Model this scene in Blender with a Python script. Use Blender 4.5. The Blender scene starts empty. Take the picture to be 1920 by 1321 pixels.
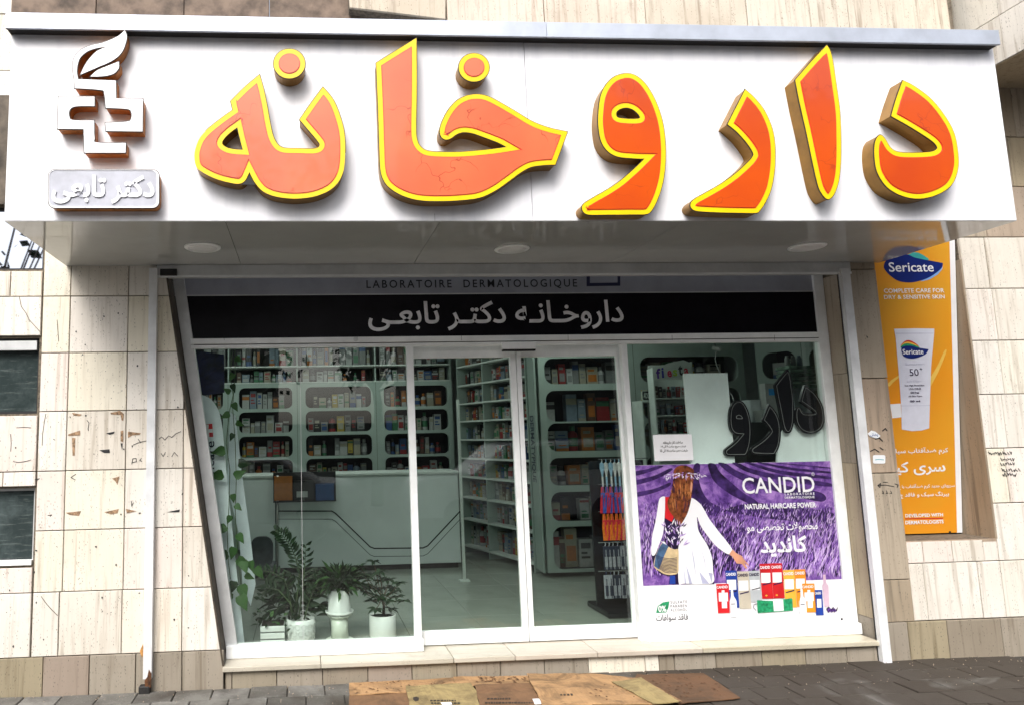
import bpy, bmesh, math, random
from mathutils import Vector, Matrix, geometry
random.seed(11)
SC = bpy.context.scene
C = SC.collection
R_ = math.radians

# ------------------------------------------------------------------ camera
# focal length 1350 px on a 1920 px wide frame, measured from the vanishing points
F, PPX, PPY = 1350.0, 654.84, 648.31
AX, AY, AZ = -0.12464805, -0.06551702, -0.01974142
CAM = Vector((0.0, -5.15, 1.665))
def _rot():
    Rx = Matrix(((1,0,0),(0,math.cos(AX),-math.sin(AX)),(0,math.sin(AX),math.cos(AX))))
    Ry = Matrix(((math.cos(AY),0,math.sin(AY)),(0,1,0),(-math.sin(AY),0,math.cos(AY))))
    Rz = Matrix(((math.cos(AZ),-math.sin(AZ),0),(math.sin(AZ),math.cos(AZ),0),(0,0,1)))
    return Rz @ Rx @ Ry
RM = _rot()
def _cv(r): return Vector((r[0], r[2], -r[1]))
right, down, fwd = _cv(RM[0]), _cv(RM[1]), _cv(RM[2])
cd = bpy.data.cameras.new('camera')
cam = bpy.data.objects.new('camera', cd)
C.objects.link(cam)
mw = Matrix.Identity(4)
for i in range(3):
    mw[i][0] = right[i]; mw[i][1] = -down[i]; mw[i][2] = -fwd[i]; mw[i][3] = CAM[i]
cam.matrix_world = mw
cd.sensor_width = 36.0
cd.lens = F / 1920 * 36
cd.shift_x = (960 - PPX) / 1920
cd.shift_y = (PPY - 660.5) / 1920
cd.clip_start = 0.05
cd.clip_end = 400
SC.camera = cam

# ------------------------------------------------------------------ light: bright hazy overcast day
w = bpy.data.worlds.new("World"); SC.world = w; w.use_nodes = True
nt = w.node_tree; bg = nt.nodes['Background']
sky = nt.nodes.new('ShaderNodeTexSky'); sky.sky_type = 'NISHITA'; sky.sun_disc = False
SUN_EL, SUN_AZ = 48, 203      # compass: in front of the shop, a little to its left
sky.sun_elevation = R_(SUN_EL); sky.sun_rotation = R_(SUN_AZ)
sky.air_density = 1.0; sky.dust_density = 5.0; sky.ozone_density = 1.0
hs = nt.nodes.new('ShaderNodeHueSaturation'); hs.inputs['Saturation'].default_value = 0.35
nt.links.new(sky.outputs[0], hs.inputs['Color']); nt.links.new(hs.outputs[0], bg.inputs[0])
bg.inputs[1].default_value = 0.15
sd = bpy.data.lights.new('sun', 'SUN'); sd.energy = 1.5; sd.angle = R_(28); sd.color = (1.0, 0.965, 0.92)
so = bpy.data.objects.new('sun', sd); C.objects.link(so)
sdir = Vector((math.sin(R_(SUN_AZ))*math.cos(R_(SUN_EL)), math.cos(R_(SUN_AZ))*math.cos(R_(SUN_EL)), math.sin(R_(SUN_EL))))
so.rotation_euler = sdir.to_track_quat('Z', 'Y').to_euler()
so.location = (-2, -8, 9)
SC.view_settings.view_transform = 'Standard'; SC.view_settings.look = 'None'
SC.view_settings.gamma = 1; SC.view_settings.use_curve_mapping = False
SC.view_settings.exposure = 0.85

# ------------------------------------------------------------------ measuring helpers
def P(u, v, Y):
    """the point of the plane at depth Y that is seen at photo pixel (u, v)"""
    c = Vector(((u-PPX)/F, (v-PPY)/F, 1.0))
    d = RM.transposed() @ c
    wd = Vector((d[0], d[2], -d[1]))
    t = (Y - CAM.y) / wd.y
    return CAM + wd * t
def G(u, v, Z=0.0):
    """the point of the level plane at height Z seen at photo pixel (u, v)"""
    c = Vector(((u-PPX)/F, (v-PPY)/F, 1.0))
    d = RM.transposed() @ c
    wd = Vector((d[0], d[2], -d[1]))
    t = (Z - CAM.z) / wd.z
    return CAM + wd * t
def PX(u, v, Y): return P(u, v, Y).x
def PZ(u, v, Y): return P(u, v, Y).z

# ------------------------------------------------------------------ object helpers
OFF = {}
def tag(o, label=None, cat=None, group=None, kind=None):
    if label: o['label'] = label
    if cat: o['category'] = cat
    if group: o['group'] = group
    if kind: o['kind'] = kind
    return o
def thing(name, label, cat, loc=(0,0,0), rz=0.0, group=None):
    o = bpy.data.objects.new(name, None); C.objects.link(o)
    o.empty_display_size = 0.1
    o.location = loc; o.rotation_euler = (0, 0, rz)
    OFF[o.name] = Vector(loc)
    return tag(o, label, cat, group)
def mobj(name, verts, faces, mats, parent=None, smooth=False, mi=None, local=False, bevel=0, bseg=1):
    me = bpy.data.meshes.new(name)
    vs = [Vector(v) for v in verts]
    if not isinstance(mats, (list, tuple)): mats = [mats]
    if parent is not None:
        off = Vector((0,0,0)) if local else OFF[parent.name]
        loc = (0,0,0)
    else:
        if local: off = Vector((0,0,0)); loc = (0,0,0)
        else:
            xs = [v.x for v in vs]; ys = [v.y for v in vs]; zs = [v.z for v in vs]
            off = Vector(((min(xs)+max(xs))/2, (min(ys)+max(ys))/2, min(zs))); loc = off
    me.from_pydata([v-off for v in vs], [], faces)
    for m in mats: me.materials.append(m)
    if mi:
        for p, k in zip(me.polygons, mi): p.material_index = k
    if smooth:
        for p in me.polygons: p.use_smooth = True
    me.validate(); me.update()
    o = bpy.data.objects.new(name, me); C.objects.link(o)
    o.location = loc; o.parent = parent
    OFF[o.name] = Vector((0,0,0)) if (local and parent is not None) else (off if parent is not None else Vector(loc))
    if bevel:
        b = o.modifiers.new('bevel', 'BEVEL'); b.width = bevel; b.segments = bseg; b.limit_method = 'ANGLE'; b.angle_limit = R_(35)
    return o
def boxvf(x0, x1, y0, y1, z0, z1, n=0):
    v = [(x0,y0,z0),(x1,y0,z0),(x1,y1,z0),(x0,y1,z0),(x0,y0,z1),(x1,y0,z1),(x1,y1,z1),(x0,y1,z1)]
    f = [(0,3,2,1),(4,5,6,7),(0,1,5,4),(1,2,6,5),(2,3,7,6),(3,0,4,7)]
    return v, [tuple(i+n for i in q) for q in f]
def box(name, x0, x1, y0, y1, z0, z1, mat, parent=None, **k):
    v, f = boxvf(x0, x1, y0, y1, z0, z1)
    return mobj(name, v, f, mat, parent, **k)
def hexa(name, uv4, Y, depth, mat, parent=None, **k):
    """four photo points (clockwise from top left) on the plane Y, given thickness behind it"""
    return prism(name, uv4, Y, depth, mat, parent, **k)
class MB:
    def __init__(s): s.v = []; s.f = []; s.m = []
    def add(s, v, f, m=0):
        n = len(s.v); s.v += [tuple(q) for q in v]; s.f += [tuple(i+n for i in q) for q in f]; s.m += [m]*len(f)
    def box(s, x0, x1, y0, y1, z0, z1, m=0):
        v, f = boxvf(x0, x1, y0, y1, z0, z1); s.add(v, f, m)
    def build(s, name, mats, parent=None, **k): return mobj(name, s.v, s.f, mats, parent, mi=s.m, **k)

def ccw(p):
    a = sum(p[i][0]*p[(i+1)%len(p)][1]-p[(i+1)%len(p)][0]*p[i][1] for i in range(len(p)))
    return list(p) if a > 0 else list(reversed(p))
def prism_vf(outer, holes, y0, y1):
    """2-D outline (x, z) between depths y0 (front) and y1; front and sides only get what a viewer can see, back too"""
    loops = [ccw(outer)] + [list(reversed(ccw(h))) for h in holes]
    flat = [q for l in loops for q in l]
    tris = geometry.tessellate_polygon([[Vector((x, z, 0)) for x, z in l] for l in loops])
    n = len(flat); v = [(x, y0, z) for x, z in flat] + [(x, y1, z) for x, z in flat]; f = []
    for t in tris:
        a, b, c = [flat[i] for i in t]
        ar = (b[0]-a[0])*(c[1]-a[1])-(c[0]-a[0])*(b[1]-a[1])
        t = tuple(t) if ar > 0 else (t[0], t[2], t[1])
        f.append(t); f.append((t[2]+n, t[1]+n, t[0]+n))
    nf = len(f)
    k = 0
    for l in loops:
        m = len(l)
        for i in range(m):
            a = k+i; b = k+(i+1) % m
            f.append((b, a, a+n, b+n))
        k += m
    return v, f, nf
def prism(name, uv, Y, depth, mat, parent=None, holes=(), side=None, **k):
    o2 = [(P(u, v, Y).x, P(u, v, Y).z) for u, v in uv]
    h2 = [[(P(u, v, Y).x, P(u, v, Y).z) for u, v in h] for h in holes]
    v, f, nf = prism_vf(o2, h2, Y, Y+depth)
    if side is not None:
        return mobj(name, v, f, [mat, side], parent, mi=[0]*nf+[1]*(len(f)-nf), **k)
    return mobj(name, v, f, mat, parent, **k)
def prism2(name, xz, Y, depth, mat, parent=None, holes=(), side=None, **k):
    v, f, nf = prism_vf(xz, holes, Y, Y+depth)
    if side is not None:
        return mobj(name, v, f, [mat, side], parent, mi=[0]*nf+[1]*(len(f)-nf), **k)
    return mobj(name, v, f, mat, parent, **k)
def spline(pts, n=6):
    """closed Catmull-Rom; a point with a third entry is a sharp corner"""
    N = len(pts); out = []
    for i in range(N):
        p1, p2 = pts[i], pts[(i+1) % N]
        p0 = pts[i-1] if len(p1) == 2 else (2*p1[0]-p2[0], 2*p1[1]-p2[1])
        p3 = pts[(i+2) % N] if len(p2) == 2 else (2*p2[0]-p1[0], 2*p2[1]-p1[1])
        if len(p1) == 3: p0 = p1
        if len(p2) == 3: p3 = p2
        for s in range(n):
            t = s/n; q = []
            for a in (0, 1):
                q.append(0.5*((2*p1[a])+(-p0[a]+p2[a])*t+(2*p0[a]-5*p1[a]+4*p2[a]-p3[a])*t*t+(-p0[a]+3*p1[a]-3*p2[a]+p3[a])*t**3))
            if not out or (abs(out[-1][0]-q[0])+abs(out[-1][1]-q[1])) > 1e-6: out.append(tuple(q))
    return out
def inset(loop, d):
    """offset a closed loop to its left side when counter-clockwise (inwards) by d"""
    n = len(loop); out = []
    def segd(p):
        m = 1e9
        for i in range(n):
            a = loop[i]; b = loop[(i+1) % n]
            dx, dy = b[0]-a[0], b[1]-a[1]; L = dx*dx+dy*dy
            t = 0 if L == 0 else max(0, min(1, ((p[0]-a[0])*dx+(p[1]-a[1])*dy)/L))
            m = min(m, math.hypot(p[0]-a[0]-dx*t, p[1]-a[1]-dy*t))
        return m
    for i in range(n):
        a, b, c = loop[i-1], loop[i], loop[(i+1) % n]
        n1 = Vector((-(b[1]-a[1]), b[0]-a[0])); n2 = Vector((-(c[1]-b[1]), c[0]-b[0]))
        if n1.length < 1e-9 or n2.length < 1e-9: continue
        n1.normalize(); n2.normalize()
        m = n1+n2
        if m.length < 1e-4: continue
        m.normalize(); k = d/max(0.18, m.dot(n1))
        q = (b[0]+m.x*k, b[1]+m.y*k)
        if segd(q) > abs(d)*0.975: out.append(q)
    return out
def circ(cx, cy, rx, ry, n=28): return [(cx+rx*math.cos(2*math.pi*i/n), cy+ry*math.sin(2*math.pi*i/n)) for i in range(n)]
def rrect(x0, y0, x1, y1, r, n=5):
    out = []
    for cx, cy, a0 in ((x1-r, y1-r, 0), (x0+r, y1-r, 90), (x0+r, y0+r, 180), (x1-r, y0+r, 270)):
        for i in range(n+1):
            a = R_(a0+90*i/n); out.append((cx+r*math.cos(a), cy+r*math.sin(a)))
    return out
def zc(pts, ox, oy, s): return [tuple([ox+p[0]/s, oy+p[1]/s]+list(p[2:])) for p in pts]
def ribbon(name, uv, width, Y, mat, parent, thick=0.0012):
    """a thin drawn or stuck line lying on the plane Y (pen mark, crack, thin line); width in metres"""
    pts = [P(u, v, Y) for u, v in uv]; mb = MB()
    for a, b in zip(pts[:-1], pts[1:]):
        d = Vector((b.x-a.x, 0, b.z-a.z))
        if d.length < 1e-6: continue
        d.normalize(); nrm = Vector((-d.z, 0, d.x))*width/2; e = d*width*0.3
        q = [a-e-nrm, b+e-nrm, b+e+nrm, a-e+nrm]
        yy = Y-thick
        mb.add([(p.x, yy, p.z) for p in q]+[(p.x, Y+0.001, p.z) for p in q], [(0,1,2,3),(0,4,5,1),(1,5,6,2),(2,6,7,3),(3,7,4,0)])
    return mb.build(name, mat, parent)
def tube_vf(pts, r, n=8, r2=None):
    v = []; f = []; N = len(pts); pts = [Vector(p) for p in pts]
    for i, p in enumerate(pts):
        t = (pts[min(i+1, N-1)]-pts[max(i-1, 0)]).normalized()
        up = Vector((0,0,1)) if abs(t.z) < 0.9 else Vector((0,1,0))
        a = t.cross(up).normalized(); b = t.cross(a)
        rr = r if r2 is None else r+(r2-r)*i/(N-1)
        for k in range(n):
            an = 2*math.pi*k/n; v.append(p+a*rr*math.cos(an)+b*rr*math.sin(an))
    for i in range(N-1):
        for k in range(n):
            f.append((i*n+k, i*n+(k+1) % n, (i+1)*n+(k+1) % n, (i+1)*n+k))
    f.append(tuple(range(n-1, -1, -1))); f.append(tuple((N-1)*n+k for k in range(n)))
    return v, f
def tube(name, pts, r, mat, parent=None, n=8, r2=None, **k):
    v, f = tube_vf(pts, r, n, r2); return mobj(name, v, f, mat, parent, smooth=True, **k)
def lathe_vf(prof, cx, cy, cz, n=28):
    v = []; f = []
    for r, z in prof:
        for k in range(n):
            a = 2*math.pi*k/n; v.append((cx+r*math.cos(a), cy+r*math.sin(a), cz+z))
    m = len(prof)
    for i in range(m-1):
        for k in range(n): f.append((i*n+k, i*n+(k+1) % n, (i+1)*n+(k+1) % n, (i+1)*n+k))
    f.append(tuple(range(n-1, -1, -1))); f.append(tuple((m-1)*n+k for k in range(n)))
    return v, f
def lathe(name, prof, c, mat, parent=None, n=28, **k):
    v, f = lathe_vf(prof, *c, n=n); return mobj(name, v, f, mat, parent, smooth=True, **k)

# ------------------------------------------------------------------ lettering
FORMS = {'ا':(0xFE8D,2),'آ':(0xFE81,2),'ب':(0xFE8F,4),'پ':(0xFB56,4),'ت':(0xFE95,4),'ج':(0xFE9D,4),'ح':(0xFEA1,4),'خ':(0xFEA5,4),
 'د':(0xFEA9,2),'ر':(0xFEAD,2),'ز':(0xFEAF,2),'س':(0xFEB1,4),'ش':(0xFEB5,4),'ص':(0xFEB9,4),'ض':(0xFEBD,4),'ع':(0xFEC9,4),'ف':(0xFED1,4),
 'ق':(0xFED5,4),'ک':(0xFB8E,4),'گ':(0xFB92,4),'ل':(0xFEDD,4),'م':(0xFEE1,4),'ن':(0xFEE5,4),'ه':(0xFEE9,4),'و':(0xFEED,2),'ی':(0xFBFC,4),'ـ':(0x640,1)}
def fa(s):
    """Persian words joined up and laid out right to left"""
    out = []; prev = False; i = 0
    while i < len(s):
        ch = s[i]
        if ch == 'ل' and i+1 < len(s) and s[i+1] == 'ا':
            out.append(chr(0xFEFC if prev else 0xFEFB)); prev = False; i += 2; continue
        if ch not in FORMS:
            out.append(ch); prev = False; i += 1; continue
        b, k = FORMS[ch]; nx = i+1 < len(s) and s[i+1] in FORMS
        if k == 1: out.append(ch); prev = True
        elif k == 2: out.append(chr(b+(1 if prev else 0))); prev = False
        else: out.append(chr(b+((3 if nx else 1) if prev else (2 if nx else 0)))); prev = nx
        i += 1
    s2 = ''.join(reversed(out))
    import re
    return re.sub(r'[0-9]+', lambda m: m.group(0)[::-1], s2)
def text_vf(body, bold=0.0, extrude=0.0, spacing=1.0, res=3):
    cu = bpy.data.curves.new('lettering', 'FONT'); cu.body = body; cu.size = 1; cu.space_character = spacing
    cu.offset = bold; cu.extrude = extrude; cu.resolution_u = res
    o = bpy.data.objects.new('lettering', cu); C.objects.link(o)
    dg = bpy.context.evaluated_depsgraph_get()
    me = bpy.data.meshes.new_from_object(o.evaluated_get(dg))
    v = [tuple(q.co) for q in me.vertices]; f = [tuple(p.vertices) for p in me.polygons]
    bpy.data.objects.remove(o); bpy.data.curves.remove(cu); bpy.data.meshes.remove(me)
    # glyphs that run into each other must not share a plane: every stroke gets its own hair's breadth
    par = list(range(len(v)))
    def find(a):
        while par[a] != a: par[a] = par[par[a]]; a = par[a]
        return a
    for q in f:
        for b in q[1:]: par[find(q[0])] = find(b)
    roots = {}
    for i in range(len(v)): roots.setdefault(find(i), len(roots))
    v = [(x, y, z, (roots[find(i)] % 6)*0.00025) for i, (x, y, z) in enumerate(v)]
    return v, f
def lettering(body, bbox, Y, mat, parent, bold=0.0, raised=0.0, spacing=1.0, name='lettering', rot=0, xz=None, local=False, axis='y'):
    """flat letters filling the photo box bbox = (u0, v0, u1, v1) on the plane Y"""
    v, f = text_vf(body, bold, 0.5 if raised else 0.0, spacing)
    if rot == 90: v = [(-y, x, z, e) for x, y, z, e in v]
    if rot == -90: v = [(y, -x, z, e) for x, y, z, e in v]
    xs = [q[0] for q in v]; ys = [q[1] for q in v]
    x0, x1, y0, y1 = min(xs), max(xs), min(ys), max(ys)
    if xz: X0, X1, Z0, Z1 = xz
    else:
        u0, v0, u1, v1 = bbox; uc, vc = (u0+u1)/2, (v0+v1)/2
        X0, X1, Z0, Z1 = PX(u0, vc, Y), PX(u1, vc, Y), PZ(uc, v1, Y), PZ(uc, v0, Y)
    out = []
    for x, y, z, e in v:
        yy = Y-0.0015-e-(raised*(z+0.5) if raised else 0)
        out.append((X0+(x-x0)/(x1-x0)*(X1-X0), yy, Z0+(y-y0)/(y1-y0)*(Z1-Z0)))
    return mobj(name, out, f, mat, parent, local=local)

# ------------------------------------------------------------------ materials
MATS = {}
def nodes(name):
    m = bpy.data.materials.new(name); m.use_nodes = True
    t = m.node_tree; return m, t, t.nodes['Principled BSDF']
def _mix(t, fac, a, b, mode='MIX'):
    x = t.nodes.new('ShaderNodeMix'); x.data_type = 'RGBA'; x.blend_type = mode
    for s, val in ((0, fac), (6, a), (7, b)):
        if hasattr(val, 'is_output') or hasattr(val, 'links'): t.links.new(val, x.inputs[s])
        elif s == 0: x.inputs[0].default_value = val
        else: x.inputs[s].default_value = (*val[:3], 1)
    return x.outputs[2]
def _ramp(t, src, stops, interp='LINEAR'):
    r = t.nodes.new('ShaderNodeValToRGB'); r.color_ramp.interpolation = interp
    e = r.color_ramp.elements
    while len(e) < len(stops): e.new(0.5)
    for el, (p, c) in zip(e, stops): el.position = p; el.color = (*c, 1) if len(c) == 3 else c
    t.links.new(src, r.inputs[0]); return r.outputs[0]
def _noise(t, scale, detail=4, rough=0.55, vec=None, dist=0.0):
    n = t.nodes.new('ShaderNodeTexNoise'); n.inputs['Scale'].default_value = scale; n.inputs['Detail'].default_value = detail
    n.inputs['Roughness'].default_value = rough; n.inputs['Distortion'].default_value = dist
    if vec is not None: t.links.new(vec, n.inputs['Vector'])
    return n.outputs[0]
def _coord(t, scale=(1,1,1), rnd=True, which='Object'):
    tc = t.nodes.new('ShaderNodeTexCoord'); mp = t.nodes.new('ShaderNodeMapping'); mp.inputs['Scale'].default_value = scale
    t.links.new(tc.outputs[which], mp.inputs[0])
    if rnd:
        oi = t.nodes.new('ShaderNodeObjectInfo'); mu = t.nodes.new('ShaderNodeMath'); mu.operation = 'MULTIPLY'; mu.inputs[1].default_value = 37.0
        t.links.new(oi.outputs['Random'], mu.inputs[0]); cx = t.nodes.new('ShaderNodeCombineXYZ')
        for i in range(3): t.links.new(mu.outputs[0], cx.inputs[i])
        t.links.new(cx.outputs[0], mp.inputs[1])
    return mp.outputs[0]
def _bump(t, b, src, strength=0.3, dist=0.003):
    n = t.nodes.new('ShaderNodeBump'); n.inputs['Strength'].default_value = strength; n.inputs['Distance'].default_value = dist
    t.links.new(src, n.inputs['Height']); t.links.new(n.outputs[0], b.inputs['Normal'])
def plain(name, col, rough=0.5, metal=0.0, coat=0.0, spec=0.5, mottle=0.06, msc=9.0, bump=0.0):
    """plain paint, plastic or metal with a little uneven soiling"""
    if name in MATS: return MATS[name]
    m, t, b = nodes(name); v = _coord(t, rnd=True)
    n = _noise(t, msc, 5, 0.6, v)
    lo = tuple(c*(1-mottle*2.0) for c in col); hi = tuple(min(1, c*(1+mottle)) for c in col)
    t.links.new(_ramp(t, n, [(0.3, lo), (0.62, hi)]), b.inputs['Base Color'])
    b.inputs['Roughness'].default_value = rough; b.inputs['Metallic'].default_value = metal
    b.inputs['Coat Weight'].default_value = coat; b.inputs['Coat Roughness'].default_value = 0.08
    b.inputs['Specular IOR Level'].default_value = spec
    if bump: _bump(t, b, _noise(t, 220, 3, 0.6, v), bump, 0.001)
    MATS[name] = m; return m
def stone(name, base, dark, streak, pit=0.5, vary=0.14, vert=True, rough=0.6, dirt=(0.25, 0.2, 0.15), dirtamt=0.3):
    m, t, b = nodes(name)
    v = _coord(t, (1,1,1)); vs = _coord(t, (26,26,1.3) if vert else (1.3,26,26))
    st = _noise(t, 1.0, 7, 0.62, vs, 0.4)
    c = _ramp(t, st, [(0.30, streak), (0.47, base), (0.7, tuple(min(1, q*1.07) for q in base))])
    bl = _noise(t, 2.2, 4, 0.5, v); c = _mix(t, _ramp(t, bl, [(0.42, (0,0,0)), (0.75, (0.5,0.5,0.5))]), c, dark)
    oi = t.nodes.new('ShaderNodeObjectInfo')
    tint = _ramp(t, oi.outputs['Random'], [(0.0, (1-vary*1.6,1-vary*1.9,1-vary*2.4)), (0.35, (1-vary*0.4,)*3), (0.6, (1,1,1)), (0.72, (1,1-vary*0.9,1-vary*0.9)), (0.85, (1,1-vary*0.25,1-vary*1.6)), (1.0, (1-vary, 1-vary*0.9, 1-vary*0.7))])
    c = _mix(t, 1.0, c, tint, 'MULTIPLY')
    # travertine voids
    vv = _coord(t, (120,120,42) if vert else (60,120,120))
    vo = t.nodes.new('ShaderNodeTexVoronoi'); vo.inputs['Scale'].default_value = 1.0; t.links.new(vv, vo.inputs['Vector'])
    gate = _ramp(t, _noise(t, 3.2, 3, 0.6, vs), [(0.50, (0,0,0)), (0.60, (1,1,1))])
    pm = _mix(t, 1.0, _ramp(t, vo.outputs['Distance'], [(0.16, (1,1,1)), (0.3, (0,0,0))]), gate, 'MULTIPLY')
    c2 = _mix(t, pm, c, tuple(q*(1-pit) for q in streak))
    # street dirt gathered in soft blotches
    dn = _ramp(t, _noise(t, 5.5, 8, 0.7, v, 0.6), [(0.56, (0,0,0)), (0.8, (dirtamt,)*3)])
    c3 = _mix(t, dn, c2, dirt)
    t.links.new(c3, b.inputs['Base Color']); b.inputs['Roughness'].default_value = rough
    _bump(t, b, _mix(t, pm, st, (0,0,0)), 0.35, 0.002)
    MATS[name] = m; return m
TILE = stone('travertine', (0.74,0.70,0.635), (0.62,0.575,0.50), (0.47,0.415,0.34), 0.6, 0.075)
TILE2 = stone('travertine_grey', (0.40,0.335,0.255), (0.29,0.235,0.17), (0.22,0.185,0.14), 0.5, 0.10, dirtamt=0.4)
PLINTH = stone('plinth_stone', (0.31,0.27,0.215), (0.23,0.195,0.15), (0.2,0.165,0.12), 0.55, 0.12, rough=0.7, dirtamt=0.45)
UPPER = stone('upper_travertine', (0.58,0.52,0.43), (0.40,0.33,0.25), (0.28,0.22,0.16), 0.5, 0.1, dirtamt=0.5)
MARBLE = stone('sill_marble', (0.52,0.485,0.41), (0.36,0.335,0.27), (0.46,0.41,0.32), 0.35, 0.06, vert=False, rough=0.35, dirt=(0.16,0.13,0.08), dirtamt=0.55)
MORTAR = plain('mortar', (0.14,0.115,0.085), 0.95, mottle=0.3, msc=40)
def pave():
    m, t, b = nodes('concrete_paver'); v = _coord(t)
    oi = t.nodes.new('ShaderNodeObjectInfo')
    base = _ramp(t, oi.outputs['Random'], [(0, (0.10,0.095,0.085)), (0.5, (0.16,0.155,0.14)), (1, (0.24,0.235,0.22))])
    c = _mix(t, _ramp(t, _noise(t, 6, 8, 0.7, v), [(0.4, (0,0,0)), (0.7, (0.8,0.8,0.8))]), base, (0.055,0.05,0.044))
    c = _mix(t, _ramp(t, _noise(t, 90, 2, 0.5, v), [(0.62, (0,0,0)), (0.72, (0.5,0.5,0.5))]), c, (0.3,0.29,0.27))
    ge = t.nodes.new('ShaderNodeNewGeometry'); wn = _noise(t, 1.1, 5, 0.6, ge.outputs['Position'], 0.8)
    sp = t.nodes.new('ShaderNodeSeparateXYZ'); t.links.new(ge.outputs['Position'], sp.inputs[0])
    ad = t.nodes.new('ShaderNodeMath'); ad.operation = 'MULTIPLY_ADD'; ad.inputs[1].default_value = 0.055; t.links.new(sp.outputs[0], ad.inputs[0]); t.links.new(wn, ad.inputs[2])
    c = _mix(t, _ramp(t, ad.outputs[0], [(0.46, (0,0,0)), (0.64, (0.93,)*3)]), c, (0.035,0.026,0.018))   # dark brown blotches, closing up towards the right
    t.links.new(c, b.inputs['Base Color']); b.inputs['Roughness'].default_value = 0.8
    _bump(t, b, _noise(t, 160, 4, 0.6, v), 0.7, 0.003); return m
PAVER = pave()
GROUT = plain('joint_dirt', (0.045,0.04,0.033), 0.95, mottle=0.3, msc=30)
ROADM = plain('asphalt', (0.055,0.055,0.057), 0.9, mottle=0.25, msc=3)
def fascia():
    m, t, b = nodes('white_composite_panel'); v = _coord(t, (1,1,1), False); vs = _coord(t, (9,9,0.5), False)
    c = _mix(t, _ramp(t, _noise(t, 1.4, 5, 0.55, vs), [(0.45, (0,0,0)), (0.8, (0.6,0.6,0.6))]), (0.80,0.80,0.83), (0.60,0.61,0.67))
    c = _mix(t, _ramp(t, _noise(t, 3.0, 8, 0.7, v), [(0.58, (0,0,0)), (0.8, (0.25,0.25,0.25))]), c, (0.5,0.5,0.47))
    t.links.new(c, b.inputs['Base Color']); b.inputs['Roughness'].default_value = 0.3; return m
FASCIA = fascia()
def soffitm():
    m, t, b = nodes('glossy_soffit_panel'); v = _coord(t, (1,1,1), False)
    c = _mix(t, _ramp(t, _noise(t, 2.0, 6, 0.6, v), [(0.4, (0,0,0)), (0.75, (0.6,0.6,0.6))]), (0.45,0.455,0.44), (0.35,0.35,0.33))
    t.links.new(c, b.inputs['Base Color']); b.inputs['Roughness'].default_value = 0.06; b.inputs['Specular IOR Level'].default_value = 0.9
    _bump(t, b, _noise(t, 3.0, 2, 0.5, v), 0.06, 0.01); return m
SOFFIT = soffitm()
CAPM = plain('cap_aluminium', (0.50,0.54,0.62), 0.38, 0.35, mottle=0.08, msc=4)
DARKM = plain('dark_gap', (0.012,0.012,0.013), 0.7)
ALU = plain('white_aluminium', (0.84,0.86,0.86), 0.35, 0.0, mottle=0.06, msc=5)
ALUG = plain('silver_aluminium', (0.62,0.63,0.63), 0.35, 0.3, mottle=0.08, msc=5)
RAILM = plain('shutter_rail_paint', (0.72,0.73,0.74), 0.4, 0.0, mottle=0.1, msc=4)
BANDG = plain('grey_header_vinyl', (0.33,0.34,0.385), 0.3, mottle=0.08, msc=4)
BANDB = plain('black_header_vinyl', (0.006,0.005,0.008), 0.3, mottle=0.2, spec=0.12)
def crack_acrylic(name, col, col2, amt):
    m, t, b = nodes(name); v = _coord(t, (1,1,1), False)
    c = _ramp(t, _noise(t, 1.6, 4, 0.5, v), [(0.35, col2), (0.62, col)])
    vo = t.nodes.new('ShaderNodeTexVoronoi'); vo.feature = 'DISTANCE_TO_EDGE'; vo.inputs['Scale'].default_value = 5.5
    n = t.nodes.new('ShaderNodeTexNoise'); n.inputs['Scale'].default_value = 7; t.links.new(v, n.inputs['Vector'])
    t.links.new(_mix(t, 0.22, v, n.outputs[1]), vo.inputs['Vector'])
    line = _ramp(t, vo.outputs['Distance'], [(0.0, (1,1,1)), (0.014, (0,0,0))])
    gate = _ramp(t, _noise(t, 2.6, 2, 0.5, v), [(0.52, (0,0,0)), (0.60, (amt,)*3)])
    c = _mix(t, _mix(t, 1.0, line, gate, 'MULTIPLY'), c, (0.30,0.03,0.015))
    t.links.new(c, b.inputs['Base Color']); b.inputs['Roughness'].default_value = 0.22; b.inputs['Coat Weight'].default_value = 0.3; return m
ORA = crack_acrylic('salmon_acrylic', (0.76,0.165,0.068), (0.66,0.125,0.055), 0.9)
ORB = crack_acrylic('orange_acrylic', (0.62,0.080,0.005), (0.52,0.058,0.008), 0.6)
REDL = plain('red_edge_line', (0.75,0.02,0.03), 0.3, mottle=0.0)
YEL = plain('yellow_acrylic', (0.86,0.58,0.004), 0.28, mottle=0.05, msc=3)
GOLD = plain('gold_return', (0.28,0.145,0.025), 0.38, 0.45, mottle=0.12, msc=9)
WLET = plain('white_acrylic', (0.86,0.86,0.88), 0.3, mottle=0.02)
BROWNR = plain('brown_return', (0.46,0.17,0.03), 0.5, 0.1, mottle=0.2, msc=20)
PLAQ = plain('plaque_silver', (0.44,0.45,0.51), 0.35, mottle=0.08)
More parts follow.
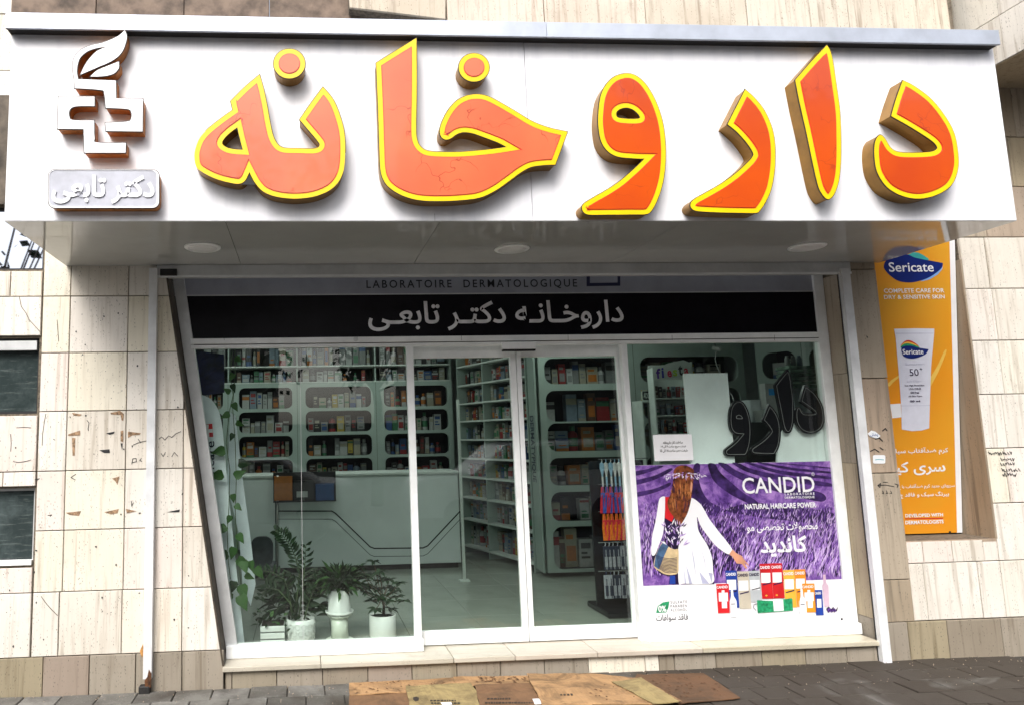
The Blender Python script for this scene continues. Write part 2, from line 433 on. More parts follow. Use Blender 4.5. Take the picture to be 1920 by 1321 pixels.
def glassm(name, tint, refl, dirt=0.0):
    m, t, b = nodes(name); t.nodes.remove(b); out = t.nodes['Material Output']
    lw = t.nodes.new('ShaderNodeLayerWeight'); lw.inputs[0].default_value = 0.5
    p = t.nodes.new('ShaderNodeMath'); p.operation = 'POWER'; p.inputs[1].default_value = 5; t.links.new(lw.outputs['Facing'], p.inputs[0])
    mr = t.nodes.new('ShaderNodeMapRange'); mr.inputs['To Min'].default_value = refl; mr.inputs['To Max'].default_value = 1.0; t.links.new(p.outputs[0], mr.inputs[0])
    tr = t.nodes.new('ShaderNodeBsdfTransparent'); tr.inputs[0].default_value = (*tint, 1)
    gl = t.nodes.new('ShaderNodeBsdfGlossy'); gl.inputs['Roughness'].default_value = 0.0; gl.inputs[0].default_value = (1,1,1,1)
    mx = t.nodes.new('ShaderNodeMixShader'); t.links.new(mr.outputs[0], mx.inputs[0]); t.links.new(tr.outputs[0], mx.inputs[1]); t.links.new(gl.outputs[0], mx.inputs[2])
    if dirt:
        v = _coord(t, (1,1,1), False)
        df = t.nodes.new('ShaderNodeBsdfDiffuse'); df.inputs[0].default_value = (0.6,0.63,0.6,1)
        m2 = t.nodes.new('ShaderNodeMixShader')
        t.links.new(_ramp(t, _noise(t, 7.0, 8, 0.75, v, 1.0), [(0.5, (0,0,0)), (0.85, (dirt,)*3)]), m2.inputs[0])
        t.links.new(mx.outputs[0], m2.inputs[1]); t.links.new(df.outputs[0], m2.inputs[2]); mx = m2
    t.links.new(mx.outputs[0], out.inputs[0]); return m
GLASS = glassm('clear_green_glass', (0.93,0.972,0.95), 0.042, 0.004)
# ================================================================== GROUND
ZS = PZ(1000, 1226, -0.02)            # level of the step and of the shop floor
pav = box('pavement', -14, 16, -4.2, 0.3, -0.12, -0.012, GROUT); tag(pav, 'grey pavement of square concrete pavers in front of the shop', 'pavement', kind='structure')
x0p = PX(114, 1300, -0.05)
pw = 0.248
base_v, base_f = None, None
def tile_vf(x0, x1, y0, y1, z0, z1, c=0.004):
    """a slab lying flat with chamfered top edges"""
    v = [(x0,y0,z0),(x1,y0,z0),(x1,y1,z0),(x0,y1,z0),(x0,y0,z1-c),(x1,y0,z1-c),(x1,y1,z1-c),(x0,y1,z1-c),
         (x0+c,y0+c,z1),(x1-c,y0+c,z1),(x1-c,y1-c,z1),(x0+c,y1-c,z1)]
    f = [(0,1,5,4),(1,2,6,5),(2,3,7,6),(3,0,4,7),(4,5,9,8),(5,6,10,9),(6,7,11,10),(7,4,8,11),(8,9,10,11)]
    return v, f
pm0 = None
for j in range(5):
    for i in range(-15, 27):
        xx = x0p+i*pw+(0.124 if j % 2 else 0); yy = -0.005-(j+1)*0.205
        if pm0 is None:
            v, f = tile_vf(-pw/2+0.004, pw/2-0.004, -0.0985, 0.0985, -0.03, 0)
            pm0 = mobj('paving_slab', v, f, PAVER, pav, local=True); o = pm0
        else:
            o = pm0.copy(); C.objects.link(o); o.parent = pav
        o.location = (xx+pw/2-pav.location.x, yy+0.1025-pav.location.y, -pav.location.z+random.uniform(-0.003, 0.003))
        o.rotation_euler = (random.uniform(-0.008, 0.008), random.uniform(-0.008, 0.008), random.uniform(-0.006, 0.006))
mb = MB()
for j in range(5, 20):
    for i in range(-15, 27):
        xx = x0p+i*pw+(0.124 if j % 2 else 0)+0.004; yy = -0.005-(j+1)*0.205+0.004; dz = random.uniform(-0.003, 0.003)
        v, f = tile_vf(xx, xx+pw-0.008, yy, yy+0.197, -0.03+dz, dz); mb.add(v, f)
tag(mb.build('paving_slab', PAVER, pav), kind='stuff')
tag(box('road', -60, 60, -60, -4.2, -0.3, -0.14, ROADM), 'asphalt road in front of the shop', 'road', kind='structure')

# ================================================================== WALLS
def clip(poly, a, b, c):
    """keep the part of a convex polygon where a*x + b*z <= c"""
    out = []
    for i in range(len(poly)):
        p, q = poly[i], poly[(i+1) % len(poly)]
        dp, dq = a*p[0]+b*p[1]-c, a*q[0]+b*q[1]-c
        if dp <= 0: out.append(p)
        if dp*dq < 0:
            s = dp/(dp-dq); out.append((p[0]+(q[0]-p[0])*s, p[1]+(q[1]-p[1])*s))
    return out
def area(p): return abs(sum(p[i][0]*p[(i+1) % len(p)][1]-p[(i+1) % len(p)][0]*p[i][1] for i in range(len(p))))/2
def cut_rect(polys, r):
    """remove the rectangle r = (x0, x1, z0, z1) from convex polygons"""
    x0, x1, z0, z1 = r; out = []
    for p in polys:
        rest = p
        for a, b, c in ((1,0,x0), (-1,0,-x1), (0,1,z0), (0,-1,-z1)):
            k = clip(rest, a, b, c)
            if len(k) > 2 and area(k) > 2e-4: out.append(k)
            rest = clip(rest, -a, -b, -c)
            if len(rest) < 3: break
    return out
def slab(name, poly, Y, mat, parent, t=0.022, gap=0.003, c=0.003):
    """one facing stone: shrunk outline, chamfered front edge, slightly uneven"""
    p = ccw(poly)
    q = inset(p, gap)
    if len(q) < 3 or area(q) < 1e-4: return None
    r = inset(q, c)
    if len(r) != len(q): r = q
    n = len(q); dy = random.uniform(-0.0018, 0.0018); tl = random.uniform(-0.002, 0.002); y0 = Y+dy
    cx = sum(a[0] for a in q)/n
    v = [(x, y0+tl*(x-cx), z) for x, z in r]+[(x, y0+c+tl*(x-cx), z) for x, z in q]+[(x, Y+t, z) for x, z in q]
    f = [tuple(range(n))]
    for i in range(n):
        j = (i+1) % n
        f.append((j, i, i+n, j+n)); f.append((j+n, i+n, i+2*n, j+2*n))
    return mobj(name, v, f, mat, parent)
ZO = PZ(900, 515, 0.0)                  # head of the shop opening
ZTOP = 5.6
jb0, jb1 = P(313, 515, 0), P(421, 1262, 0)
def jx(z): return jb0.x+(jb1.x-jb0.x)*(jb0.z-z)/(jb0.z-jb1.z)
XR = PX(1590, 600, 0.0)                 # right edge of the opening
rowL = [PZ(200, y, 0) for y in (1226, 1106, 991, 880, 769, 660, 555, 450, 345, 240, 135, 30, -70)]
wl = thing('building_wall', 'cream travertine wall left of the shopfront with pen scribbles and small dark windows', 'wall', (-1.9, 0, 0))
WIN = []   # window openings (x0, x1, z0, z1)
for (ur, vt, vb) in ((70, 633, 775), (62, 915, 1060), (81, 386, 505)):
    vm = (vt+vb)/2; WIN.append((PX(-60, vm, 0), PX(ur, vm, 0), PZ(30, vb, 0), PZ(30, vt, 0)))
holes = [[(a, c), (b, c), (b, d), (a, d)] for a, b, c, d in WIN]
core = prism2('wall_core', [(-5.5, -0.05), (jx(0)-0.01, -0.05), (jx(ZO)-0.01, ZO), (jx(ZO)-0.01, ZTOP), (-5.5, ZTOP)], 0.018, 0.30, MORTAR, wl, holes=holes)
cu_main = [PX(u, 600, 0) for u in (-330, -215, -100, 17, 131, 240)]+[PX(343, 930, 0), PX(470, 930, 0)]
for k in range(len(rowL)-1):
    z0, z1 = rowL[k], rowL[k+1]
    cols = list(cu_main)
    if k == 0: cols = [PX(u, 1160, 0) for u in (-250, -130, -8, 110, 228, 341, 470)]
    if k in (3, 5): cols[3] = cols[3]-0.14
    for a, b in zip(cols[:-1], cols[1:]):
        poly = [(a, z0), (b, z0), (b, z1), (a, z1)]
        X1, Z1_ = jx(0), 0.0; X2, Z2_ = jx(ZO), ZO
        nx, nz = (Z2_-Z1_), -(X2-X1)
        poly = clip(poly, nx, nz, nx*X1+nz*Z1_-abs(nx)*0.003)
        if len(poly) < 3: continue
        ps = [poly]
        for r in WIN: ps = cut_rect(ps, (r[0]-0.3, r[1]+0.012, r[2]-0.012, r[3]+0.012))
        for p in ps: slab('stone_tile', p, 0.0, TILE if z1 < rowL[8] or z1 > rowL[9] else TILE2, wl)
cols = [PX(u, 1260, 0) for u in (-270, -180, -94, -7, 80, 167, 254, 341, 440)]
for a, b in zip(cols[:-1], cols[1:]):
    poly = clip([(a, -0.03), (b, -0.03), (b, rowL[0]), (a, rowL[0])], 1, 0, jx(0.1)-0.004)
    if len(poly) > 2: slab('plinth_stone', poly, 0.0, PLINTH, wl)
# windows of the left wall
WPANE = []
def winpane(name, base, rough, metal, spec=0.5):
    m, t, b = nodes(name); v = _coord(t, (1,1,1)); vs = _coord(t, (3,3,30))
    c = _mix(t, _ramp(t, _noise(t, 4, 8, 0.7, v), [(0.45, (0,0,0)), (0.75, (0.8,)*3)]), base, tuple(q*2.2+0.03 for q in base))
    c = _mix(t, _ramp(t, _noise(t, 2, 5, 0.7, vs), [(0.55, (0,0,0)), (0.7, (0.4,)*3)]), c, (0.2,0.23,0.22))
    t.links.new(c, b.inputs['Base Color']); b.inputs['Roughness'].default_value = rough; b.inputs['Metallic'].default_value = metal; b.inputs['Specular IOR Level'].default_value = spec
    return m
DPANE = winpane('dusty_dark_glass', (0.03,0.042,0.042), 0.16, 0.0, 0.4)
MPANE = plain('mirror_film_glass', (0.36,0.39,0.45), 0.02, 1.0, mottle=0.03)
for i, (a, b, c, d) in enumerate(WIN):
    wf = MB(); yy = 0.07
    fr = 0.018
    wf.box(b-fr, b, yy-0.02, 0.30, c, d); wf.box(a, b-fr, yy-0.02, 0.30, d-fr, d); wf.box(a, b-fr, yy-0.02, 0.30, c, c+fr)
    fo = wf.build('window', [DARKM if i != 1 else ALUG], wl)
    box('pane', a, b-fr+0.002, yy, yy+0.006, c+fr-0.002, d-fr+0.002, [DPANE, DPANE, MPANE][i], fo)
    if i == 1: box('window_sill', a, b-0.004, -0.004, 0.052, c+0.004, c+0.035, ALU, fo)
    if i == 0: box('blind_box', a, b-fr, 0.02, yy-0.004, d-0.085, d-0.02, ALUG, fo)
box('dark_slab', PX(-200, 300, -0.01), PX(16, 300, -0.01), -0.012, -0.0045, PZ(0, 384, 0), PZ(0, 180, 0), plain('brown_slab', (0.10,0.08,0.06), 0.8, mottle=0.4, msc=5), wl)
# cracks, glue remains and pen marks on the left wall
INK = plain('black_pen', (0.02,0.02,0.022), 0.5, mottle=0); CRACK = plain('crack_shadow', (0.10,0.075,0.05), 0.9, mottle=0.2); GLUE = plain('old_brown_glue', (0.30,0.19,0.11), 0.8, mottle=0.4, msc=60)
YS = -0.0022
for pts in ([(36,556),(40,575),(48,586),(55,600),(66,612),(75,622)], [(86,775),(83,790),(80,812),(79,834)], [(77,1117),(88,1132),(98,1143),(108,1153)], [(107,600),(110,640)]):
    ribbon('crack', pts, 0.0035, YS, CRACK, wl)
def smudge(pts, mat=GLUE, par=None): prism('glue_mark', pts, YS-0.001, 0.003, mat, par or wl)
smudge([(128,813),(150,806),(150,815),(128,816)]); smudge([(135,820),(141,820),(140,853),(136,853)]); smudge([(207,773),(225,769),(232,775),(231,788),(228,787),(226,777),(208,776)])
smudge([(226,807),(231,806),(231,828),(226,826)]); smudge([(240,808),(264,811),(262,814),(248,815),(240,820)]); smudge([(123,960),(152,957),(148,966),(130,964)])
smudge([(195,959),(223,953),(220,961),(208,963)]); smudge([(236,953),(255,957),(238,961)]); smudge([(313,959),(337,954),(336,959)], INK); smudge([(210,896),(224,892),(220,908),(217,902)]); smudge([(135,773),(153,776),(150,779),(138,778)])
smudge([(199,811),(215,808),(213,812),(205,814)], INK); smudge([(186,843),(205,841),(206,848),(195,848)], INK); smudge([(226,830),(230,830),(229,843)], INK)
for pts in ([(25,864),(34,866),(48,864),(58,861)], [(31,801),(45,800),(58,801)], [(20,813),(21,830),(20,845)], [(163,787),(167,792),(165,803),(166,806)], [(250,833),(262,828),(277,825)], [(259,822),(264,829)],
            [(142,888),(133,894),(140,898)], [(66,898),(74,896),(70,899)], [(298,822),(303,818),(309,824),(316,816),(322,819),(330,812),(339,808)], [(247,869),(249,859),(255,858),(256,864),(249,866)], [(265,858),(262,862),(266,864)], [(275,857),(276,866)],
            [(302,849),(306,855),(310,847)], [(314,854),(315,855)], [(322,855),(327,847),(333,854)], [(246,938),(247,948),(250,941)], [(100,822),(103,824)], [(90,965),(97,964),(94,967)]):
    ribbon('pen_mark', pts, 0.004, YS, INK, wl, 0.001)
# small chips and stains
rr = random.Random(5)
chips = MB()
for i in range(150):
    u, v = rr.uniform(0, 375), rr.uniform(560, 1215)
    if u > 268 and u < 300: continue
    p = P(u, v, YS); s = rr.choice([0.002, 0.003, 0.003, 0.006])
    if p.x > jx(p.z)-0.03 or any(a-0.02 < p.x < b+0.02 and c-0.02 < p.z < d+0.02 for a, b, c, d in WIN): continue
    q = [(p.x+s*rr.uniform(0.5,1.4)*math.cos(t), p.z+s*rr.uniform(0.5,1.8)*math.sin(t)) for t in [k*1.257 for k in range(5)]]
    chips.add([(x, YS-0.0012, z) for x, z in q], [(0,1,2,3,4)])
o = chips.build('stone_chip', INK, wl); tag(o, kind='stuff')

# right wall: pier beside the opening, niche with a poster, cream stone beyond
wr = thing('building_wall', 'cream travertine wall right of the shopfront with a deep poster niche', 'wall', (5.2, 0, 0))
XP = (PX(1642, 500, 0)+PX(1712, 1150, 0))/2      # right edge of the pier
NX1 = PX(1868, 1005, 0); NZ0 = PZ(1790, 1011, 0)
core2 = prism2('wall_core', [(XR, -0.05), (8.5, -0.05), (8.5, ZTOP), (XR, ZTOP)], 0.018, 0.30, MORTAR, wr, holes=[[(XR+0.10, NZ0), (NX1, NZ0), (NX1, ZO+0.4), (XR+0.10, ZO+0.4)]])
YN = 5.15*(NX1/PX(1808, 1003, 0)-1)      # depth of the niche at its foot; its back leans forward to the wall face at the top
ZNT = PZ(1797, 440, 0.012)
NB_ = (YN-0.012)/(NZ0-ZNT); NA_ = YN-NB_*NZ0
def niche_y(z): return NA_+NB_*z
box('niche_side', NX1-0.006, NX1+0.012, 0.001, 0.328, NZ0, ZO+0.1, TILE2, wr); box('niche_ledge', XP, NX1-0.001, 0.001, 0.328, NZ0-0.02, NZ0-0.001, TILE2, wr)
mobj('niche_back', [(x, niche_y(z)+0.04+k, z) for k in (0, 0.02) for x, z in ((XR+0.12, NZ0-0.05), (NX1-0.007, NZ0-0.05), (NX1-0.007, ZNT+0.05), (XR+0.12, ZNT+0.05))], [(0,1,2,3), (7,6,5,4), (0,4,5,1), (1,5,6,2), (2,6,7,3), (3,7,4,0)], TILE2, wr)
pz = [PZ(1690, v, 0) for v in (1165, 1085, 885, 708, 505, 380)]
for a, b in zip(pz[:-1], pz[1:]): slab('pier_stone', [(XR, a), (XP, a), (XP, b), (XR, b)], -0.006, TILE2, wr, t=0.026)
box('pier_back', XR+0.02, XP-0.002, 0.0195, 0.024, pz[0], ZO+0.1, TILE2, wr)
rowR = [PZ(1880, y, 0) for y in (1157, 1050, 942, 839, 738, 638, 541, 445, 350, 257, 165)]
colR = [(1736, 1839, 1960), (1727, 1782, 1841, 1950), (1700, 1790, 1889, 1980), (1780, 1884, 1980), (1780, 1878, 1970), (1770, 1866, 1960), (1760, 1851, 1950), (1750, 1845, 1940), (1740, 1895, 1990), (1740, 1900, 1990)]
for k in range(10):
    vm = (1157, 1050, 942, 839, 738, 638, 541, 445, 350, 257, 165)[k]-50
    xs = [XP]+[PX(u, vm, 0) for u in colR[k]]+[PX(2100, vm, 0), PX(2230, vm, 0), PX(2370, vm, 0), PX(2520, vm, 0), PX(2700, vm, 0)]
    for a, b in zip(xs[:-1], xs[1:]):
        ps = cut_rect([[(a, rowR[k]), (b, rowR[k]), (b, rowR[k+1]), (a, rowR[k+1])]], (XP-1, NX1+0.004, NZ0-0.002, 9))
        for p in ps: slab('stone_tile', p, 0.0, TILE if k < 7 else TILE2, wr)  # top rows take the darker stone: the bay's shade put into the colour
xs = [XR+0.004]+[PX(u, 1200, 0) for u in (1704, 1778, 1880, 1990, 2100, 2210, 2330, 2450, 2570, 2700)]
for a, b in zip(xs[:-1], xs[1:]): slab('plinth_stone', [(a, -0.03), (b, -0.03), (b, rowR[0]-0.001), (a, rowR[0]-0.001)], -0.004, PLINTH, wr, t=0.024)
# pen sums on the right wall
for j, (u, v, n) in enumerate([(1853, 850, 5), (1876, 861, 3), (1876, 870, 3), (1878, 881, 4), (1880, 890, 3)]):
    for i in range(n*2):
        uu = u+i*4.5; ribbon('pen_mark', [(uu, v-3+rr.uniform(-2, 2)), (uu+2+rr.uniform(-1, 1), v+rr.uniform(-1, 3)), (uu+3.2, v-1+rr.uniform(-3, 3))], 0.0042, -0.0025, INK, wr, 0.001)
ribbon('pen_mark', [(1646, 909), (1651, 905), (1650, 913), (1646, 909), (1660, 908), (1676, 911)], 0.005, -0.0085, INK, wr, 0.001)
ribbon('pen_mark', [(1656, 903), (1664, 903)], 0.005, -0.0085, INK, wr, 0.001); ribbon('pen_mark', [(1678, 906), (1684, 908), (1682, 913)], 0.005, -0.0085, INK, wr, 0.001)
for u in (1655, 1662, 1670): ribbon('pen_mark', [(u, 919), (u+2, 924), (u-1, 924)], 0.004, -0.0085, INK, wr, 0.001)
for pts in ([(1625,630),(1627,633)], [(1655,807),(1660,802),(1663,806)], [(1632,845),(1640,841),(1648,846)], [(1650,838),(1656,842)], [(1641,822),(1649,820),(1655,826)]):
    ribbon('pen_mark', pts, 0.006, -0.0085, INK, wr, 0.001)
# stickers on the pier
PAPER = plain('white_sticker', (0.8,0.82,0.84), 0.5, mottle=0.04); TEAL = plain('teal_print', (0.05,0.35,0.4), 0.5, mottle=0)
st = prism('sticker', rrect(1637, 852, 1660, 868, 3), -0.0095, 0.0015, PAPER, None); tag(st, 'small rounded white sticker with a teal line on the pier, lower of the two', 'sticker')
ribbon('print', [(1641, 861), (1648, 860), (1657, 861)], 0.005, -0.0095, TEAL, st, 0.001)
st = prism('sticker', [(1627, 812), (1634, 806), (1641, 808), (1651, 816), (1646, 821), (1632, 818)], -0.0095, 0.0015, PAPER, None); tag(st, 'torn white sticker with blue writing on the pier above the rounded one', 'sticker')
lettering(fa('پخش'), (1631, 811, 1646, 818), -0.0095, plain('blue_print', (0.03,0.09,0.3), 0.5, mottle=0), st, bold=0.01)

# above the sign
ow = thing('upper_wall', 'pale streaked stone wall above the sign', 'wall', (2.0, -0.15, 4.0))
ub = [PX(1778, 20, -0.16)]
poly = [(650, -90), (655, 15), (745, 28), (837, 37), (1200, 52), (1790, 75), (1775, -90)]
prism('wall_core', poly, -0.14, 0.14, MORTAR, ow)
ed = [655, 838, 1020, 1210, 1400, 1590, 1779]
zu = [PZ(1200, 75, -0.16), PZ(1200, -35, -0.16), PZ(1200, -110, -0.16)]
for k in range(2):
    for a, b in zip(ed[:-1], ed[1:]):
        if k == 0 and b <= 838:
            p4 = [(P(u, v, -0.16).x, P(u, v, -0.16).z) for u, v in ((655, 15), (836, 37), (837, -35), (652, -35))]
        else:
            xa, xb = PX(a, 20, -0.16), PX(b, 20, -0.16); p4 = [(xa, zu[k]), (xb, zu[k]), (xb, zu[k+1]), (xa, zu[k+1])]
        slab('stone_tile', p4, -0.16, UPPER, ow, t=0.02)
dk = thing('shaded_wall_band', 'dark brown stone band above the left half of the sign', 'wall', (-1.0, -0.05, 4.4))  # shaded stretch of wall: the shade is painted in as dark brown
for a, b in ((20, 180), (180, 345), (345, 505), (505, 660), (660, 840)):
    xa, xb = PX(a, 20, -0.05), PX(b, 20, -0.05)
    slab('stone_tile', [(xa, PZ(400, 70, -0.05)), (xb, PZ(400, 70, -0.05)), (xb, PZ(400, -80, -0.05)), (xa, PZ(400, -80, -0.05))], -0.05, plain('shade_brown_stone', (0.16,0.115,0.085), 0.8, mottle=0.3, msc=7), dk, t=0.04)
# overhanging bay at the upper right
XB = PX(1776, 60, 0.0); ZB = P(1776, 165, 0).z
pb = G(1863, 116, ZB)
bay = thing('overhanging_bay', 'tan stone upper bay jutting out over the pavement right of the sign', 'bay', (XB+1, -0.4, ZB))
box('bay_core', XB+0.018, 8.5, -0.75, -0.001, ZB+0.012, ZTOP, MORTAR, bay)
zc_ = [ZB, ZB+0.36, ZB+0.72, ZB+1.08]
for i in range(3):
    for j, (ya, yb) in enumerate(((-0.75, -0.42), (-0.42, -0.002))):
        v = [(XB, ya+0.002, zc_[i]+0.003), (XB, yb-0.002, zc_[i]+0.003), (XB, yb-0.002, zc_[i+1]-0.003), (XB, ya+0.002, zc_[i+1]-0.003)]
        v += [(XB+0.02, a, b) for _, a, b in v]
        mobj('stone_tile', v, [(0,3,2,1) if False else (0,1,2,3)[::-1], (0,1,5,4), (1,2,6,5), (2,3,7,6), (3,0,4,7)], TILE, bay)
box('bay_soffit', XB, 8.5, -0.75, -0.003, ZB, ZB+0.011, TILE2, bay)

# ================================================================== STEP
step = thing('entrance_step', 'low step with pale marble sill slabs running under the whole shopfront', 'step', ((jx(0)+XR)/2, 0.1, 0))
box('step_core', jx(ZS)+0.01, XR-0.004, 0.015, 0.30, -0.02, ZS-0.034, MORTAR, step)
sx = [jx(ZS)-0.004]+[PX(u, v, -0.025) for u, v in ((602, 1252), (851, 1240), (966, 1232), (1121, 1228), (1318, 1219))]+[PX(1651, 1205, -0.025)-0.004]
for a, b in zip(sx[:-1], sx[1:]):
    mobj('sill_slab', *boxvf(a+0.0015, b-0.0015, -0.03, 0.50, ZS-0.034, ZS+random.uniform(-0.001, 0.001)), MARBLE, step, bevel=0.006, bseg=3)
rx = [jx(0.05)+0.003]+[PX(u, 1265, 0) for u in (435, 519, 605, 690, 773, 857, 939, 1022, 1105)]+[PX(u, 1240, 0) for u in (1210, 1236, 1265, 1343, 1430, 1512, 1590)]+[XR-0.006]
for i, (a, b) in enumerate(zip(rx[:-1], rx[1:])):
    slab('riser_stone', [(a, -0.03), (b, -0.03), (b, ZS-0.036), (a, ZS-0.036)], 0.0, TILE if i in (9, 10) else PLINTH, step, t=0.02, gap=0.0025)
# right reveal of the opening and the dark slanted left reveal
rv = thing('opening_reveal', 'tan stone side of the shop opening beside the right window', 'wall', (XR, 0.1, ZS))
rz = [ZS-0.02, PZ(1650, 1158, 0.05), PZ(1600, 867, 0.1), PZ(1590, 700, 0.1), ZO]
for a, b in zip(rz[:-1], rz[1:]):
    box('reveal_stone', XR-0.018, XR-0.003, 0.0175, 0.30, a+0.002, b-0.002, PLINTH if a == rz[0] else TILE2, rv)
lr = prism2('opening_reveal', [(jx(ZS)-0.008, ZS), (jx(ZS)+0.004, ZS), (jx(ZO)+0.004, ZO), (jx(ZO)-0.008, ZO)], -0.004, 0.30, plain('dark_edge_strip', (0.06,0.045,0.03), 0.7, mottle=0.3, msc=20))
tag(lr, 'dark slanted edge strip along the left side of the shop opening', 'edge strip')

# ================================================================== SIGN BOX
YG = -1.08
X0, X1 = PX(15, 240, YG), PX(1884, 250, YG)
Z0, Z1 = PZ(950, 415, YG), PZ(950, 60, YG)
sg = thing('shop_sign', 'long white sign box over the shopfront with big orange and yellow letters', 'shop sign', ((X0+X1)/2, YG/2, Z0))
XM = PX(991, 250, YG)
box('fascia_panel', X0, XM-0.0015, YG, YG+0.02, Z0+0.003, Z1, FASCIA, sg, bevel=0.0015)
box('fascia_panel', XM+0.0015, X1, YG, YG+0.02, Z0+0.003, Z1, FASCIA, sg, bevel=0.0015)
box('seam_backing', XM-0.02, XM+0.02, YG+0.021, YG+0.03, Z0+0.01, Z1, DARKM, sg)
box('side_panel', X0, X0+0.02, YG+0.021, -0.001, Z0+0.022, Z1, FASCIA, sg); box('side_panel', X1-0.02, X1, YG+0.021, -0.17, Z0+0.022, Z1, FASCIA, sg)
# the soffit narrows towards the wall on the left: panels split at the seams
XW0 = PX(135, 505, 0.0)
seams = [X0+0.001, G(428, 430, Z0).x, G(810, 440, Z0).x, G(1240, 440, Z0).x, X1-0.001]
for a, b in zip(seams[:-1], seams[1:]):
    box('soffit_panel', a+0.0015, b-0.0015, YG+0.003, -0.002, Z0, Z0+0.02, SOFFIT, sg)
box('soffit_backing', X0+0.03, X1-0.03, YG+0.03, -0.03, Z0+0.0205, Z0+0.03, DARKM, sg)
YC = YG-0.075
CX0, CX1, CXM = PX(10, 36, YC), PX(1875, 72, YC), PX(1025, 55, YC)
CZ0, CZ1 = PZ(950, 68.5, YC), PZ(950, 40, YC)
for a, b in ((CX0, CXM-0.001), (CXM+0.001, CX1)):
    box('cap_profile', a, b, YC, YC+0.016, CZ0, CZ1, CAPM, sg, bevel=0.002)
box('cap_underside', CX0+0.003, CX1-0.003, YC+0.0165, -0.17, CZ0+0.004, CZ0+0.012, DARKM, sg)
box('cap_top', CX0+0.003, CX1-0.003, YC+0.0165, -0.17, CZ1-0.012, CZ1-0.004, CAPM, sg)
for u, v in ((380, 463), (960, 466), (1513, 462)):
    c = G(u, v, Z0)
    dl = lathe('downlight', [(0.118, 0), (0.118, -0.006), (0.112, -0.010), (0.098, -0.011)], (c.x, c.y, Z0-0.0005), ALU, sg)
    lathe('diffuser', [(0.096, 0), (0.095, -0.010), (0.06, -0.0135), (0.002, -0.0145)], (c.x, c.y, Z0-0.0015), plain('frosted_diffuser', (0.72,0.72,0.72), 0.4, mottle=0.03), dl)

DEP = 0.10
def channel_letter(pieces, face, ins=10.2, depth=DEP, ysgn=YG, front=YEL, side=GOLD, par=None, face_name='letter_face', name='letter'):
    """raised letter: gold return, yellow trim front and an inset coloured face; pieces = [(outer px, [hole px])]"""
    yf = ysgn-depth; V, Fc, M = [], [], []; faces = []
    for outer, hs_ in pieces:
        o2 = [(P(u, v, yf).x, P(u, v, yf).z) for u, v in outer]; h2 = [[(P(u, v, yf).x, P(u, v, yf).z) for u, v in h] for h in hs_]
        v, f, nf = prism_vf(o2, h2, yf, ysgn-0.001); n = len(V)
        V += v; Fc += [tuple(i+n for i in q) for q in f]; M += [0]*nf+[1]*(len(f)-nf)
        if face:
            m = ins*(P(1000, 300, yf).x-P(999, 300, yf).x)
            faces.append((inset(ccw(o2), m), [inset(list(reversed(ccw(h))), m) for h in h2], m))
    for outer, hs_ in pieces:      # thin dark lip behind the front edge
        o2 = ccw([(P(u, v, yf).x, P(u, v, yf).z) for u, v in outer]); h2 = [ccw([(P(u, v, yf).x, P(u, v, yf).z) for u, v in h]) for h in hs_]
        v, f, nf = prism_vf(inset(o2, -0.0042), [inset(h, 0.0042) for h in h2], yf+0.002, yf+0.006); n = len(V); V += v; Fc += [tuple(i+n for i in q) for q in f]; M += [2]*len(f)
    lt = mobj(name, V, Fc, [front, side, DARKM], par, mi=M)
    for o2, h2, m in faces:
        # thin red line, then the acrylic face over it
        for d, nm, mat, yy in ((-0.004, 'red_edge', REDL, 0.0015), (0.0, face_name, face, 0.004)):
            oo = inset(ccw(o2), -0.004) if d else o2
            hh = [inset(list(reversed(ccw(h))), -0.004) for h in h2] if d else h2
            v, f, nf = prism_vf(oo, hh, yf-yy, yf-0.0002)
            mobj(nm, v, f, mat, lt)
    return lt
S1 = lambda pts: spline(zc(pts, 340, 60, 3.885)); S2 = lambda pts: spline(zc(pts, 680, 50, 3.773)); S3 = lambda pts: spline(zc(pts, 1060, 120, 4.4025)); S4 = lambda pts: spline(zc(pts, 1440, 70, 4.0026))
NUNHE = S1([(570,312,1),(600,420),(625,540),(650,680),(680,785),(735,842),(860,850),(975,850),(1008,825),(985,785),(930,720),(862,640,1),(945,520),(1032,402,1),(1110,500),(1165,640),(1190,760),(1193,900),(1180,1015),(1135,1105),(1060,1165),(950,1203),(820,1215),(690,1200),(600,1165),(545,1110),(515,1060),(495,1022,1),(470,1075),(430,1105),(360,1100),(250,1070),(150,1020),(108,980),(95,920),(100,860),(130,780),(190,710),(290,630),(375,570,1),(360,505,1),(460,405)])
NUNHOLE = S1([(408,695,1),(425,770),(448,860,1),(380,855),(330,842),(298,815),(312,778),(355,735)])
KHA = S2([(380,82,1),(382,300),(381,500),(378,720),(385,800),(410,850),(460,880),(560,888),(700,887),(850,875),(960,862),(1018,853,1),(960,822),(850,780),(780,756),(720,748),(670,760),(625,790),(590,800),(560,785),(546,745),(558,685),(600,600),(660,530),(730,492),(800,480),(870,489),(950,525),(1080,600),(1200,672),(1320,717),(1449,745,1),(1410,850),(1362,978,1),(1290,980),(1200,992),(1130,1025),(1040,1090),(940,1160),(830,1210),(700,1228),(550,1235),(400,1228),(280,1195),(190,1140),(145,1080),(125,1000),(118,850),(110,600),(96,258,1),(230,175)])
VAV = S3([(500,80),(580,98),(660,165),(735,285),(790,430),(818,570),(828,720),(822,870),(800,1000),(760,1120),(715,1205),(670,1240),(560,1243),(350,1245),(200,1245),(152,1225),(138,1185),(160,1150),(240,1100),(350,1037),(450,970),(540,893),(600,838),(655,783,1),(560,780),(430,765),(350,720),(297,640),(274,520),(274,400),(292,270),(335,175),(405,108)])
